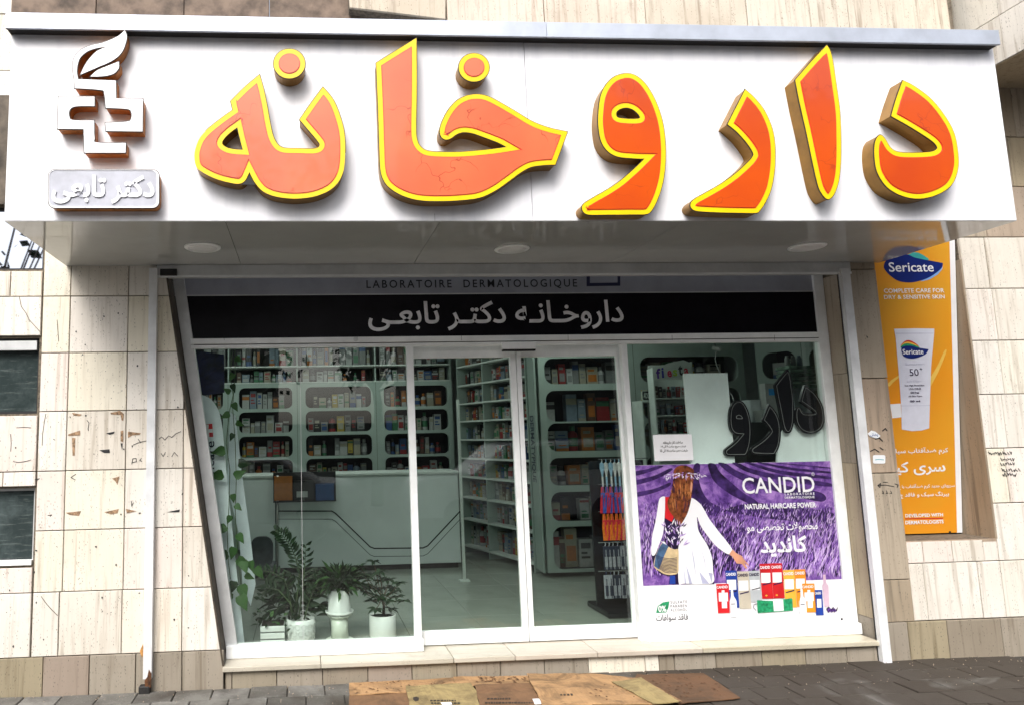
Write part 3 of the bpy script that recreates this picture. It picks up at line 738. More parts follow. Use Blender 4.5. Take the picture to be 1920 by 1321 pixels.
VAVH = S3([(422,400),(460,370),(515,363),(570,385),(612,430),(606,452),(520,455),(432,442)])
RE = S3([(1485,212,1),(1560,280),(1640,380),(1700,510),(1728,640),(1733,780),(1722,920),(1695,1045),(1650,1145),(1605,1210),(1575,1230),(1450,1230),(1250,1225),(1090,1215),(1045,1195),(1034,1160),(1062,1120),(1150,1070),(1280,995),(1400,910),(1500,820),(1543,770),(1550,735),(1500,655),(1420,565),(1340,498,1),(1410,360)])
ALEF = S4([(442,60,1),(470,110),(490,200),(515,370),(540,560),(547,750),(545,950),(530,1080),(500,1170),(468,1210),(440,1213),(405,1175),(375,1110),(340,960),(290,720),(240,500),(205,322,1),(320,190)])
DAL = S4([(1012,325,1),(1100,370),(1230,470),(1340,610),(1400,730),(1425,860),(1428,970),(1400,1070),(1350,1135),(1260,1185),(1160,1210),(1060,1205),(960,1170),(880,1110),(820,1010),(800,900),(802,800),(822,750),(848,735),(880,765),(920,830),(980,863),(1100,868),(1215,862),(1265,842),(1265,815),(1220,770),(1080,680),(925,592,1),(960,470)])
channel_letter([(NUNHE, [NUNHOLE]), (circ(340+787/3.885, 60+232/3.885, 115/3.885, 108/3.885), [])], ORA, par=sg)
channel_letter([(KHA, []), (circ(680+788/3.773, 50+290/3.773, 108/3.773, 100/3.773), [])], ORA, par=sg)
channel_letter([(VAV, [VAVH])], ORB, par=sg); channel_letter([(RE, [])], ORB, par=sg); channel_letter([(ALEF, [])], ORB, par=sg); channel_letter([(DAL, [])], ORB, par=sg)
# white emblem and name plaque at the left end
S5 = lambda pts, n=6: spline(zc(pts, 70, 40, 3.569), n)
emb = [(S5([(585,60,1),(540,100),(440,143),(350,165),(280,200),(245,250),(236,310),(248,390,1),(250,448,1),(420,460),(447,480),(458,580,1),(600,588),(628,610),(628,650),(600,672),(455,680,1),(460,735,1),(703,738,1),(705,520,1),(527,517,1),(525,398,1),(272,388,1),(265,340),(270,290),(290,240),(340,200),(400,180),(470,170,1),(400,200),(345,255),(310,310),(288,358,1),(400,310),(500,265),(560,215),(590,150),(598,100)]), []),
       (S5([(355,370,1),(400,330),(470,300),(545,270,1),(545,312),(520,345),(480,362),(420,370)]), []),
       (S5([(142,505,1),(382,505,1),(382,568,1),(260,570),(218,592),(213,635),(240,662),(380,665,1),(382,780),(400,812),(592,815,1),(590,880,1),(315,880,1),(310,722,1),(135,720,1)]), [])]
channel_letter(emb, None, depth=0.08, front=WLET, side=BROWNR, par=sg, name='emblem')
pl = channel_letter([(rrect(91, 318.5, 298, 390, 12), [])], None, depth=0.07, front=PLAQ, side=BROWNR, par=sg, name='plaque')
yp = YG-0.07
ro = rrect(91, 318.5, 298, 390, 12, 5); ri = rrect(92.5, 319.5, 294, 387, 11, 5)
prism('plaque_rim', ro, yp-0.003, 0.0025, WLET, pl, holes=[ri])
lettering(fa('دکتر تابعی'), (98, 329, 290, 383), yp, WLET, pl, bold=0.03, raised=0.005)
sx_ = P(816, 400, YG-0.001)
ribbon('scratch', [(815, 401), (815.5, 414)], 0.0015, YG, DARKM, sg, 0.0005)

# ================================================================== SHUTTER RAILS
sb = box('shutter_slot', PX(294, 510, -0.03), PX(1596, 510, -0.03), -0.03, 0.017, PZ(900, 517, -0.03), Z0-0.001, ALUG, bevel=0.002)
tag(sb, 'long grey shutter housing strip under the sign box above the shopfront', 'shutter housing')
box('shutter_lip', PX(294, 510, -0.03)+0.002, PX(1596, 510, -0.03)-0.002, -0.036, -0.0305, PZ(900, 517.5, -0.03), PZ(900, 513.5, -0.03), ALU, sb)
def rail(label, ut, ub, wt, vb, vt=503):
    zt, zb = PZ(ut, vt, -0.05), PZ(ub, vb, -0.05)
    xa, xb = PX(ut, vt, -0.05), PX(ub, vb, -0.05); w_ = wt
    r = thing('shutter_rail', label, 'shutter rail', ((xa+xb)/2, -0.03, zb), group='shutter rails at both ends of the shopfront')
    xl = (xa+xb)/2
    box('rail_face', xl-w_/2, xl+w_/2, -0.05, -0.046, zb, zt, RAILM, r); box('rail_flange', xl-w_/2, xl-w_/2+0.004, -0.0455, -0.004, zb, zt, RAILM, r); box('rail_flange', xl+w_/2-0.004, xl+w_/2, -0.0455, -0.004, zb, zt, RAILM, r)
    return r, xl, zb
r1, xl, zb = rail('white steel shutter rail left of the shopfront with a rusty broken foot', 286, 277, 0.056, 1272)
RUST = plain('rust', (0.09,0.035,0.012), 0.9, mottle=0.4, msc=40)
mobj('rusty_foot', *boxvf(xl-0.055, xl+0.02, -0.06, -0.003, -0.02, 0.05), plain('black_steel', (0.015,0.014,0.013), 0.7, mottle=0.3, msc=40), r1, bevel=0.008)
prism('rust_patch', [(272, 1290), (283, 1288), (284, 1262), (279, 1254), (276, 1268), (271, 1275)], -0.0545, 0.003, RUST, r1)
prism('rust_patch', [(262, 1220), (268, 1206), (270, 1226), (266, 1232)], -0.003, 0.003, plain('rust_stain', (0.45,0.22,0.06), 0.8, mottle=0.4, msc=30), r1)
hp = box('hinge_plate', PX(300, 510, -0.06), PX(331, 510, -0.06), -0.06, -0.037, PZ(315, 516, -0.06), PZ(315, 504, -0.06), DARKM, r1)
r2, xl2, zb2 = rail('plain white steel shutter rail right of the shopfront, down to the pavement', 1589, 1661, 0.066, 1243)
box('dark_channel', XR-0.03, xl2-0.033, -0.012, 0.001, 0.0, ZO, DARKM, r2)
# ================================================================== SHOPFRONT
YF = 0.19
XL = -1.9
sf = thing('shopfront', 'white aluminium shopfront with slanted left side, fixed windows and header bands', 'shopfront', ((jx(ZS)+XR)/2, YF, ZS))
def rpx(u0, v0, u1, v1, Y):
    uc, vc = (u0+u1)/2, (v0+v1)/2
    return PX(u0, vc, Y), PX(u1, vc, Y), PZ(uc, v1, Y), PZ(uc, v0, Y)
def bar(name, u0, v0, u1, v1, Y, d, mat, par, **k):
    a, b, c, e = rpx(u0, v0, u1, v1, Y); return box(name, a, b, Y, Y+d, c, e, mat, par, **k)
FR = XR-0.021
def fl(z, dx=0.0): return jx(z)+0.006+dx     # inner line of the slanted side
zt_ = PZ(900, 517.5, YF); zg = PZ(900, 550.0, YF); zb_ = PZ(900, 632.5, YF)
zp1 = PZ(900, 627.3+0.8, YF-0.02)
prism2('grey_band', [(fl(zt_), zt_+0.03), (fl(zg), zg), (FR, zg), (FR, zt_+0.03)], YF+0.012, 0.02, BANDG, sf)
prism2('black_band', [(fl(zg), zg-0.001), (fl(zb_), zb_), (FR, zb_), (FR, zg-0.001)], YF+0.010, 0.02, BANDB, sf)
box('band_strip', fl(zg), FR, YF+0.004, YF+0.012, zg-0.004, zg+0.004, ALUG, sf)
LETG = plain('silver_letters', (0.80,0.80,0.82), 0.4, 0.0, mottle=0.1); NAVY = plain('navy_print', (0.012,0.014,0.05), 0.4, mottle=0); BLACKP = plain('black_print', (0.012,0.012,0.014), 0.4, mottle=0)
lettering('LABORATOIRE  DERMATOLOGIQUE', (687, 524.5, 1082, 542), YF+0.012, BLACKP, sf, bold=0.012, spacing=1.35)
o4 = [(1100,517),(1106,517),(1106,531),(1158,530),(1158,516),(1163,516),(1163,536),(1100,537)]
prism('printed_frame', o4, YF+0.0105, 0.0014, NAVY, sf)
lettering(fa('داروخـانـه دکتـر تابعـی'), (690, 564, 1169, 619), YF+0.010, LETG, sf, bold=0.018)
bar('header_profile', 357, 628.5, 1537, 638.5, YF-0.02, 0.06, ALU, sf, bevel=0.002); bar('header_groove', 359, 638.5, 1537, 640.5, YF+0.0, 0.04, DARKM, sf)
bar('header_profile', 358, 640.5, 1537, 646.5, YF-0.012, 0.05, ALU, sf, bevel=0.002)
for u in (420, 670, 865, 1065, 1260, 1452): ribbon('profile_joint', [(u, 628), (u+0.4, 638)], 0.002, YF-0.02, DARKM, sf, 0.0004)
cc = P(667, 636, YF-0.02)
lathe_ = lathe_vf([(0.018, 0), (0.018, 0.004), (0.012, 0.006), (0.011, 0.002), (0.001, 0.002)], 0, 0, 0, 16)
mobj('round_key_switch', [(cc.x+x, YF-0.0205-z, cc.z+y) for x, y, z in lathe_[0]], lathe_[1], ALUG, sf)
# posts
prism2('slanted_post', [(fl(zt_), zt_+0.03), (fl(zt_)+0.083, zt_+0.03), (fl(ZS)+0.083, ZS), (fl(ZS), ZS)], YF-0.005, 0.06, ALUG, sf, bevel=0.003)
box('right_post', FR-0.083, FR, YF-0.005, YF+0.055, ZS, zt_+0.03, ALU, sf, bevel=0.003)
# mullions
MU1 = (PX(762, 700, YF)+PX(777.5, 1150, YF))/2; MU1b = MU1+0.052
zh = PZ(900, 646, YF)
box('mullion', MU1, MU1b, YF-0.008, YF+0.05, ZS, zh+0.004, ALU, sf, bevel=0.003)
MU2 = (PX(1168, 660, YF)+PX(1195, 1150, YF))/2; MU2b = MU2+0.045
box('mullion', MU2, MU2b, YF-0.008, YF+0.05, ZS, zh+0.004, ALU, sf, bevel=0.003)
# bottom rails of the fixed lights
box('bottom_rail', fl(ZS)-0.004, MU1b+0.004, YF-0.045, YF+0.05, ZS+0.001, ZS+0.085, ALU, sf, bevel=0.003)
box('bottom_rail', MU2b-0.004, FR-0.006, YF-0.045, YF+0.05, ZS+0.001, ZS+0.078, ALU, sf, bevel=0.003)
XJ = (PX(562, 660, YF+0.02)+PX(569, 1180, YF+0.02))/2
zp0 = ZS+0.08
def pane(pts, y, par=None): return prism2('pane', pts, y, 0.006, GLASS, par or sf)
pane([(fl(zp0)+0.07, zp0), (XJ-0.0015, zp0), (XJ-0.0015, zh), (fl(zh)+0.07, zh)], YF+0.018)
pane([(XJ+0.0015, zp0), (MU1+0.004, zp0), (MU1+0.004, zh), (XJ+0.0015, zh)], YF+0.018)
box('silicone_joint', XJ-0.0014, XJ+0.0014, YF+0.0175, YF+0.0245, zp0, zh, ALUG, sf)
pane([(MU2b-0.004, zp0), (FR-0.078, zp0), (FR-0.078, zh), (MU2b-0.004, zh)], YF+0.018)
# two sliding leaves
YD = YF+0.075
def leaf(label, xa, xb, wl_, wr_, hand):
    d = thing('sliding_door', label, 'glass door', ((xa+xb)/2, YD, ZS+0.006))
    zl = ZS+0.008; zu_ = zh+0.006
    box('stile', xa, xa+wl_, YD, YD+0.035, zl, zu_, ALU, d, bevel=0.002); box('stile', xb-wr_, xb, YD, YD+0.035, zl, zu_, ALU, d, bevel=0.002)
    box('top_rail', xa+wl_, xb-wr_, YD+0.001, YD+0.034, zu_-0.095, zu_, ALU, d, bevel=0.002); box('bottom_rail', xa+wl_, xb-wr_, YD+0.001, YD+0.034, zl, zl+0.098, ALU, d, bevel=0.002)
    box('pane', xa+wl_-0.004, xb-wr_+0.004, YD+0.014, YD+0.020, zl+0.094, zu_-0.091, GLASS, d)
    return d
XMID = (PX(968, 665, YD)+PX(992, 1195, YD))/2
leaf('left sliding glass door leaf with white frame', MU1+0.01, XMID-0.003, 0.042, 0.046, 1)
leaf('right sliding glass door leaf with white frame', XMID+0.003, MU2+0.035, 0.036, 0.046, -1)
sn = thing('door_sensor', 'small white motion sensor box above the meeting point of the sliding doors', 'door sensor', (XMID, YF-0.06, zh))
a, b, c, e = rpx(942, 641, 1005, 654, YF-0.06)
box('sensor_body', a, b, YF-0.06, YF-0.0215, c, e, ALU, sn, bevel=0.004); box('sensor_window', a+0.004, b-0.004, YF-0.058, YF-0.022, c-0.014, c-0.0005, DARKM, sn)

# ================================================================== SHOP INTERIOR SHELL
WALLI = plain('interior_paint', (0.40,0.45,0.42), 0.6, mottle=0.05)
def floorm():
    m, t, b = nodes('shop_floor_tile'); v = _coord(t, (1,1,1), False)
    c = _mix(t, _ramp(t, _noise(t, 3, 6, 0.6, v), [(0.4, (0,0,0)), (0.7, (0.6,0.6,0.6))]), (0.27,0.30,0.26), (0.20,0.225,0.195))
    t.links.new(c, b.inputs['Base Color']); b.inputs['Roughness'].default_value = 0.1; return m
FLOORM = floorm()
DEEP = 7.6
flo = box('shop_floor', -3.4, 6.6, 0.501, DEEP, ZS-0.05, ZS-0.006, GROUT); tag(flo, 'glossy grey tiled floor inside the pharmacy', 'floor', kind='structure')
v, f = tile_vf(0.0015, 0.5985, 0.0015, 0.5985, -0.012, 0, 0.0015); ft0 = None
for i in range(17):
    for j in range(12):
        if ft0 is None: ft0 = mobj('floor_tile', v, f, FLOORM, flo, local=True); o = ft0
        else: o = ft0.copy(); C.objects.link(o); o.parent = flo
        o.location = (-3.4+i*0.6-flo.location.x, 0.502+j*0.6-flo.location.y, ZS-0.001-flo.location.z)
CEIL = ZS+3.05
tag(box('interior_wall', -3.5, -3.4, 0.301, DEEP+0.1, ZS-0.05, CEIL, WALLI), 'left inside wall of the pharmacy', 'wall', kind='structure')
tag(box('interior_wall', 6.6, 6.7, 0.45, DEEP+0.1, ZS-0.05, CEIL, WALLI), 'right inside wall of the pharmacy', 'wall', kind='structure')
tag(box('interior_wall', -3.399, 6.599, DEEP, DEEP+0.1, ZS-0.05, CEIL, WALLI), 'back inside wall of the pharmacy', 'wall', kind='structure')
tag(box('ceiling', -3.5, 6.7, 0.301, DEEP+0.1, CEIL+0.001, CEIL+0.1, WALLI), 'flat ceiling of the pharmacy', 'ceiling', kind='structure')
tag(box('interior_wall', -3.399, jx(ZO)-0.03, 0.301, 0.36, ZS-0.05, CEIL, WALLI), 'inside of the front wall left of the window', 'wall', kind='structure')
tag(box('interior_wall', jx(ZO)-0.029, XR-0.02, 0.231, 0.30, zt_-0.02, CEIL, WALLI), 'inside of the lintel above the shopfront', 'wall', kind='structure')
tag(box('interior_wall', XR+0.03, 6.599, 0.37, 0.44, ZS-0.05, CEIL, WALLI), 'inside of the front wall right of the window', 'wall', kind='structure')
# unseen square ceiling panels, added to brighten the shop interior
def added_lightm():
    m, t, b = nodes('added_panel_light'); b.inputs['Base Color'].default_value = (0.8,0.8,0.8,1)
    b.inputs['Emission Color'].default_value = (0.93,1.0,0.96,1); b.inputs['Emission Strength'].default_value = ADDED_LIGHT; return m
ADDED_LIGHT = 6.0
ADDED_LIGHTM = added_lightm()
for i, (x, y) in enumerate([(-1.0, 1.9), (0.9, 1.9), (2.8, 1.9), (-1.0, 3.6), (0.9, 3.6), (2.6, 3.6)]):
    l = thing('added_light_panel', 'added unseen light panel on the pharmacy ceiling, %s row, %s' % ('front' if y < 2 else 'back', ('left', 'middle', 'right')[i % 3]), 'added light panel', (x, y, CEIL), group='added unseen light panels of the pharmacy')
    box('added_panel_frame', x-0.31, x+0.31, y-0.31, y+0.31, CEIL-0.012, CEIL-0.001, ALU, l); box('diffuser', x-0.29, x+0.29, y-0.29, y+0.29, CEIL-0.016, CEIL-0.0125, ADDED_LIGHTM, l)

# ================================================================== SHELF UNITS
UNITM = plain('pale_green_laminate', (0.31,0.38,0.34), 0.35, mottle=0.04, msc=2); BACKM = plain('dark_shelf_back', (0.008,0.009,0.009), 0.6, mottle=0.2); EDGEM = plain('white_shelf_edge', (0.55,0.60,0.56), 0.4, mottle=0.04)  # near-black backs and inner boards carry the painted shade of the openings
PAL = {'white': (0.62,0.65,0.62), 'grey': (0.30,0.32,0.31), 'cream': (0.50,0.48,0.36), 'pale blue': (0.28,0.38,0.46), 'blue': (0.03,0.11,0.33), 'red': (0.42,0.03,0.03), 'orange': (0.62,0.20,0.02), 'yellow': (0.60,0.45,0.05), 'green': (0.05,0.25,0.11), 'black': (0.03,0.03,0.03), 'brown': (0.14,0.07,0.04)}
PM = {k: plain(k.replace(' ', '_')+'_carton', tuple(q*0.5 for q in c), 0.45, mottle=0.08, msc=20) for k, c in PAL.items()}  # stock colours darkened: shade of the unlit shelf openings painted in
def box_mesh(col, band, var):
    """unit carton: printed band and panel on the front"""
    key = ('b', col, band, var)
    if key in PMESH: return PMESH[key]
    mb = MB(); v, f = boxvf(-0.5, 0.5, 0, 1, 0, 1)
    mb.add(v, f, 0)
    if var == 0: q = [(-0.5, 0.62, 0.5, 0.85)]
    elif var == 1: q = [(-0.38, 0.15, 0.38, 0.55), (-0.38, 0.72, 0.2, 0.84)]
    elif var == 2: q = [(-0.5, 0.0, 0.5, 0.28), (-0.3, 0.5, 0.3, 0.62)]
    else: q = [(-0.36, 0.66, 0.36, 0.86), (-0.36, 0.46, 0.1, 0.54), (-0.36, 0.30, 0.3, 0.38)]
    for a, b, c, d in q: mb.add([(a, -0.012, b), (c, -0.012, b), (c, -0.012, d), (a, -0.012, d)], [(0,1,2,3)], 1)
    me = bpy.data.meshes.new('medicine_box'); me.from_pydata(mb.v, [], mb.f); me.materials.append(PM[col]); me.materials.append(PM[band])
    for p, k in zip(me.polygons, mb.m): p.material_index = k
    PMESH[key] = me; return me
def bottle_mesh(col, cap):
    key = ('t', col, cap)
    if key in PMESH: return PMESH[key]
    prof = [(0.5,0),(0.5,0.02),(0.5,0.62),(0.46,0.70),(0.24,0.76),(0.22,0.80)]; v, f = lathe_vf(prof, 0, 0.5, 0, 10)
    mb = MB(); mb.add(v, f, 0); v, f = lathe_vf([(0.27,0.79),(0.27,0.99),(0.22,1.0)], 0, 0.5, 0, 10); mb.add(v, f, 1)
    v, f = lathe_vf([(0.515,0.18),(0.515,0.52)], 0, 0.5, 0, 10); mb.add(v, f[:-2], 1)
    me = bpy.data.meshes.new('bottle'); me.from_pydata(mb.v, [], mb.f); me.materials.append(PM[col]); me.materials.append(PM[cap])
    for p, k in zip(me.polygons, mb.m): p.material_index = k
    for p in me.polygons: p.use_smooth = len(p.vertices) == 4
    PMESH[key] = me; return me
BAYN = ['first', 'second', 'third', 'fourth', 'fifth']
PMESH = {}; NB = [0, 0]; REST = {}
RP = random.Random(21)
def product(M, x, y, z, w, h, d, where, cols, bottle=None):
    """one carton or bottle standing at local (x, y, z) of a shelf whose world matrix is M"""
    c = RP.choice(cols); c2 = RP.choice([k for k in ('white', 'grey', 'white', 'blue', 'red', 'green', 'black', 'cream', 'orange') if k != c])
    isb = (RP.random() < 0.25) if bottle is None else bottle
    i = 1 if isb else 0
    if isb: w = min(w, h*0.5); d = w
    me = bottle_mesh(c, c2) if isb else box_mesh(c, c2, RP.randrange(4))
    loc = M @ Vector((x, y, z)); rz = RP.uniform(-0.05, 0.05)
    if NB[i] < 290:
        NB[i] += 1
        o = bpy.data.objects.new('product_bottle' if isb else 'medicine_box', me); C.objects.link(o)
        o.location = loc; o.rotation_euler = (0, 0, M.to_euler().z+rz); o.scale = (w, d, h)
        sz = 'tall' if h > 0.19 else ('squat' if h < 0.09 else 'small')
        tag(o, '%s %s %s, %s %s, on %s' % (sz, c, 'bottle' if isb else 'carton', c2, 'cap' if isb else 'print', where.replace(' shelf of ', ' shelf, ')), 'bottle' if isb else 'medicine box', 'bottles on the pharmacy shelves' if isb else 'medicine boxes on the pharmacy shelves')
    else:
        REST.setdefault(id(me), [me, []])[1].append(Matrix.Translation(loc) @ Matrix.Rotation(M.to_euler().z+rz, 4, 'Z') @ Matrix.Diagonal((w, d, h, 1)))
ALLC = ['white']*7+['grey']*5+['cream']*4+['pale blue']*2+['blue', 'red', 'orange', 'yellow', 'green', 'black', 'black', 'brown']
def fill(M, x0, x1, z0, h, where, cols=ALLC, dens=0.92, y=0.05, hmin=0.45, hmax=0.88, wmin=0.045, wmax=0.11, bottle=None):
    y = max(y, 0.05)+0.05
    x = x0+0.012
    while x < x1-0.03:
        w = RP.uniform(wmin, wmax)
        if x+w > x1-0.01: break
        if RP.random() < dens:
            reps = 1
            hh = h*RP.uniform(hmin, hmax)
            if RP.random() < 0.22: hh = h*0.36; reps = 2
            c = [RP.choice(cols)]
            n = 1 if RP.random() < 0.5 else 2
            for k in range(reps): product(M, x+w/2, y+RP.uniform(0, 0.03), z0+k*hh*1.005+0.0015, w*0.94, hh, min(0.1, w), where, c, bottle if reps == 1 else False)
        x += w+RP.uniform(0.001, 0.012)
def shelf_unit(label, origin, ang, bays, rows, depth=0.34, z_lo=0.07, z_hi=2.9, pillar=True, topopen=None, r=0.075, fillargs={}, where=''):
    """tall laminate unit; local x along the front. bays = [(x0, x1)], rows = [(z0, z1)]: rounded openings cut in the front panel"""
    u = thing('shelf_unit', label, 'shelf unit', origin, ang)
    M = Matrix.Translation(origin) @ Matrix.Rotation(ang, 4, 'Z')
    W0, W1 = bays[0][0]-0.07, bays[-1][1]+0.07
    hs_ = [rrect(a, c, b, d, min(r, (d-c)*0.45)) for a, b in bays for c, d in rows]
    zf = rows[-1][1]+0.06 if topopen else z_hi
    # front panel: one rounded frame per opening, butted together
    xe = [W0]+[(bays[i][1]+bays[i+1][0])/2 for i in range(len(bays)-1)]+[W1]
    ze = [z_lo]+[(rows[i][1]+rows[i+1][0])/2 for i in range(len(rows)-1)]+[zf]
    fm = MB(); nr = 5
    for bi, (a, b) in enumerate(bays):
        for ri, (c, d) in enumerate(rows):
            hl = rrect(a, c, b, d, min(r, (d-c)*0.45), nr); co = [(xe[bi+1], ze[ri+1]), (xe[bi], ze[ri+1]), (xe[bi], ze[ri]), (xe[bi+1], ze[ri])]
            n = len(hl); vv = [(x, 0, z) for x, z in hl]+[(x, 0.022, z) for x, z in hl]+[(x, 0, z) for x, z in co]
            ff = []
            for i in range(n):
                j = (i+1) % n; ci, cj = i//(nr+1), j//(nr+1)
                ff.append((i, j, 2*n+ci) if ci == cj else (i, j, 2*n+cj, 2*n+ci))
                ff.append((j, i, i+n, j+n))
            fm.add(vv, ff)
    fm.build('front_panel', UNITM, u, local=True, )
    box('back_panel', W0, W1, depth, depth+0.02, z_lo, z_hi, BACKM, u, local=True)
    for x in sorted(set([W0, W1-0.018]+[b+0.06 for a, b in bays[:-1]])):
        box('side_panel', x, x+0.018, 0.0225, depth-0.001, z_lo, z_hi, UNITM, u, local=True)
    for c, d in rows:
        box('shelf_board', W0+0.019, W1-0.019, 0.0225, depth-0.001, c-0.016, c-0.001, BACKM, u, local=True)
    if topopen:
        for c in topopen:
            box('shelf_board', W0+0.019, W1-0.019, 0.0, depth-0.001, c-0.018, c-0.001, EDGEM, u, local=True)
    for a, b in bays[:-1]: box('groove', b+0.066, b+0.070, -0.001, 0.0, z_lo+0.002, zf-0.002, DARKM, u, local=True)
    nm = ['lowest', 'second', 'third', 'fourth', 'fifth', 'sixth', 'seventh', 'eighth', 'ninth', 'tenth', 'eleventh', 'twelfth']
    for k, (c, d) in enumerate(rows):
        for bi, (a, b) in enumerate(bays): fill(M, a+0.02, b-0.02, c, d-c, '%s shelf of %s, %s bay' % (nm[k], where, BAYN[bi]), **fillargs)
    if topopen:
        tz = list(topopen)+[z_hi]
        for k in range(len(topopen)):
            for bi, (a, b) in enumerate(bays): fill(M, a-0.05, b+0.05, tz[k], tz[k+1]-tz[k], '%s open top shelf of %s, %s bay' % (('lower', 'upper', 'uppermost')[k], where, BAYN[bi]), **fillargs)
    return u
# back wall unit behind the counter
YB = 4.7
def zz(v, u=640): return PZ(u, v, YB)-ZS
bx = [(PX(u0, 760, YB), PX(u1, 760, YB)) for u0, u1 in ((300, 418), (448, 548), (573, 696), (720, 839))]
ox = bx[0][0]
rws = [(zz(a), zz(b)) for a, b in ((1035, 1000), (985, 945), (898, 858), (853, 814), (808, 769), (763, 724))]
rws = [(0.35, 0.68), (0.76, 1.03)]+rws[2:]
shelf_unit('long back wall shelf unit with rounded openings behind the counter', (ox, YB, ZS), 0, [(a-ox, b-ox) for a, b in bx], rws, topopen=[zz(714), zz(684)], z_hi=2.95, where='back wall unit')
# open angled shelf unit right of the counter
pA, pB = G(869, 1019, ZS+0.1), G(968, 1046, ZS+0.1)
ang = math.atan2(pB.y-pA.y, pB.x-pA.x); LEN = (pB-pA).length+0.35
au = thing('open_shelf_unit', 'tall open shelf unit packed with products, standing at an angle beyond the counter', 'shelf unit', (pA.x, pA.y, ZS), ang)
Ma = Matrix.Translation((pA.x, pA.y, ZS)) @ Matrix.Rotation(ang, 4, 'Z')
zs_ = [0.10, 0.44, 0.72, 0.98, 1.22, 1.46, 1.70, 1.93, 2.17, 2.42, 2.67, 2.93]
NMS = ['lowest', 'second', 'third', 'fourth', 'fifth', 'sixth', 'seventh', 'eighth', 'ninth', 'tenth', 'eleventh', 'twelfth']
for z in zs_: box('shelf_board', 0, LEN, 0, 0.35, z-0.02, z, EDGEM, au, local=True)
for x in (-0.02, LEN*0.40, LEN): box('side_panel', x, x+0.018, 0.001, 0.349, 0.0, 2.93, UNITM, au, local=True)
box('back_panel', -0.02, LEN+0.018, 0.35, 0.37, 0, 2.93, BACKM, au, local=True)
for k in range(len(zs_)-1):
    for bi, (a, b) in enumerate(((0.0, LEN*0.40), (LEN*0.40+0.02, LEN))): fill(Ma, a, b, zs_[k], zs_[k+1]-zs_[k]-0.02, '%s shelf of angled open unit, %s bay' % (NMS[k], BAYN[bi]), dens=0.98, y=0.02, hmin=0.6, wmin=0.04, wmax=0.09)
# unit with lettering on its narrow side, right of the doors
pC = G(1020, 1079, ZS+0.02); pD = G(1112, 1074, ZS+0.02)
YU = pC.y
def zu2(v, u=1070): return PZ(u, v, YU)-ZS
o0 = pC.x
rw = [(zu2(a), zu2(b)) for a, b in ((1066, 986), (976, 921), (909, 857), (845, 792), (789, 731), (719, 671))]
du = shelf_unit('pale shelf unit with lettering down its left side', (o0, YU, ZS), 0.0, [(PX(1016, 800, YU)-o0+0.06, PX(1168, 800, YU)-o0+0.10), (PX(1168, 800, YU)-o0+0.24, PX(1390, 760, YU)-o0)], rw, z_lo=0.05, z_hi=2.95, r=0.10, fillargs=dict(wmin=0.06, wmax=0.16, hmin=0.6, hmax=0.92, dens=0.97), where='lettered unit')
# its narrow side face, turned towards the door
sp = thing('lettered_panel', 'narrow upright panel with dark vertical lettering beside the right door', 'panel', (o0-0.11, YU+0.2, ZS))
sa = G(1003, 1067, ZS+0.02)
L2 = math.hypot(o0-sa.x, YU-sa.y); an2 = math.atan2(YU-sa.y, o0-sa.x)
sp.location = (sa.x, sa.y, ZS); sp.rotation_euler = (0, 0, an2); OFF[sp.name] = Vector(sp.location)
box('panel_board', 0, L2-0.004, 0, 0.02, 0.05, 2.95, UNITM, sp, local=True)
zA, zB_ = PZ(999, 905, YU)-ZS, PZ(994, 778, YU)-ZS
lettering('DERMATYPIQUE', None, -0.001, NAVY, sp, bold=0.02, rot=-90, xz=(L2*0.25, L2*0.75, zA, zB_), local=True)
# angled unit along the right
pE = Vector((PX(1392, 700, YU)+0.04, YU-0.001, ZS)); pF = Vector((PX(1560, 700, 1.7), 1.7, ZS))
an3 = math.atan2(pF.y-pE.y, pF.x-pE.x); L3 = (pF-pE).length
shelf_unit('angled shelf unit at the right with rounded openings', tuple(pE), an3, [(0.2, L3*0.62), (L3*0.62+0.14, L3-0.1)], rw, z_hi=2.95, r=0.11, fillargs=dict(wmin=0.08, wmax=0.18, hmin=0.4, hmax=0.8, dens=0.8), where='angled right unit')

# ================================================================== COUNTER
COUNT = plain('counter_laminate', (0.60,0.66,0.64), 0.3, mottle=0.04, msc=2)
pc = G(780, 1066, ZS); YK = pc.y
XK0, XK1 = PX(455, 980, YK), PX(862, 980, YK); ZK = PZ(750, 884, YK)
ct = thing('counter', 'long pale service counter with an angular groove on its front', 'counter', ((XK0+XK1)/2, YK, ZS))
box('counter_body', XK0, XK1, YK, YK+0.6, ZS+0.06, ZK-0.03, COUNT, ct, bevel=0.004); box('counter_plinth', XK0+0.03, XK1-0.03, YK+0.03, YK+0.55, ZS-0.0005, ZS+0.059, DARKM, ct)
box('counter_top', XK0-0.01, XK1+0.01, YK-0.02, YK+0.62, ZK-0.029, ZK, EDGEM, ct, bevel=0.004)
for off, w_ in ((0, 0.014), (15, 0.006)):
    ribbon('groove', [(520, 957+off), (622, 957+off), (629, 961+off), (694, 1024+off), (702, 1027+off), (793, 1026+off), (802, 1022+off), (862, 958+off)], w_, YK, DARKM, ct, 0.0015)
box('panel_joint', PX(516, 980, YK), PX(518, 980, YK), YK-0.002, YK, ZS+0.07, ZK-0.04, DARKM, ct)
lp = tube('counter_rail', [P(520, 890, YK-0.04), P(520, 1062, YK-0.04)], 0.014, plain('brushed_steel', (0.4,0.4,0.38), 0.3, 0.8), ct)
rk = thing('leaflet_rack', 'dark leaflet rack with an orange and a blue pack on the counter front', 'leaflet rack', (PX(570, 910, YK), YK-0.08, PZ(570, 938, YK)))
a, b, c, e = rpx(512, 884, 630, 938, YK-0.09)
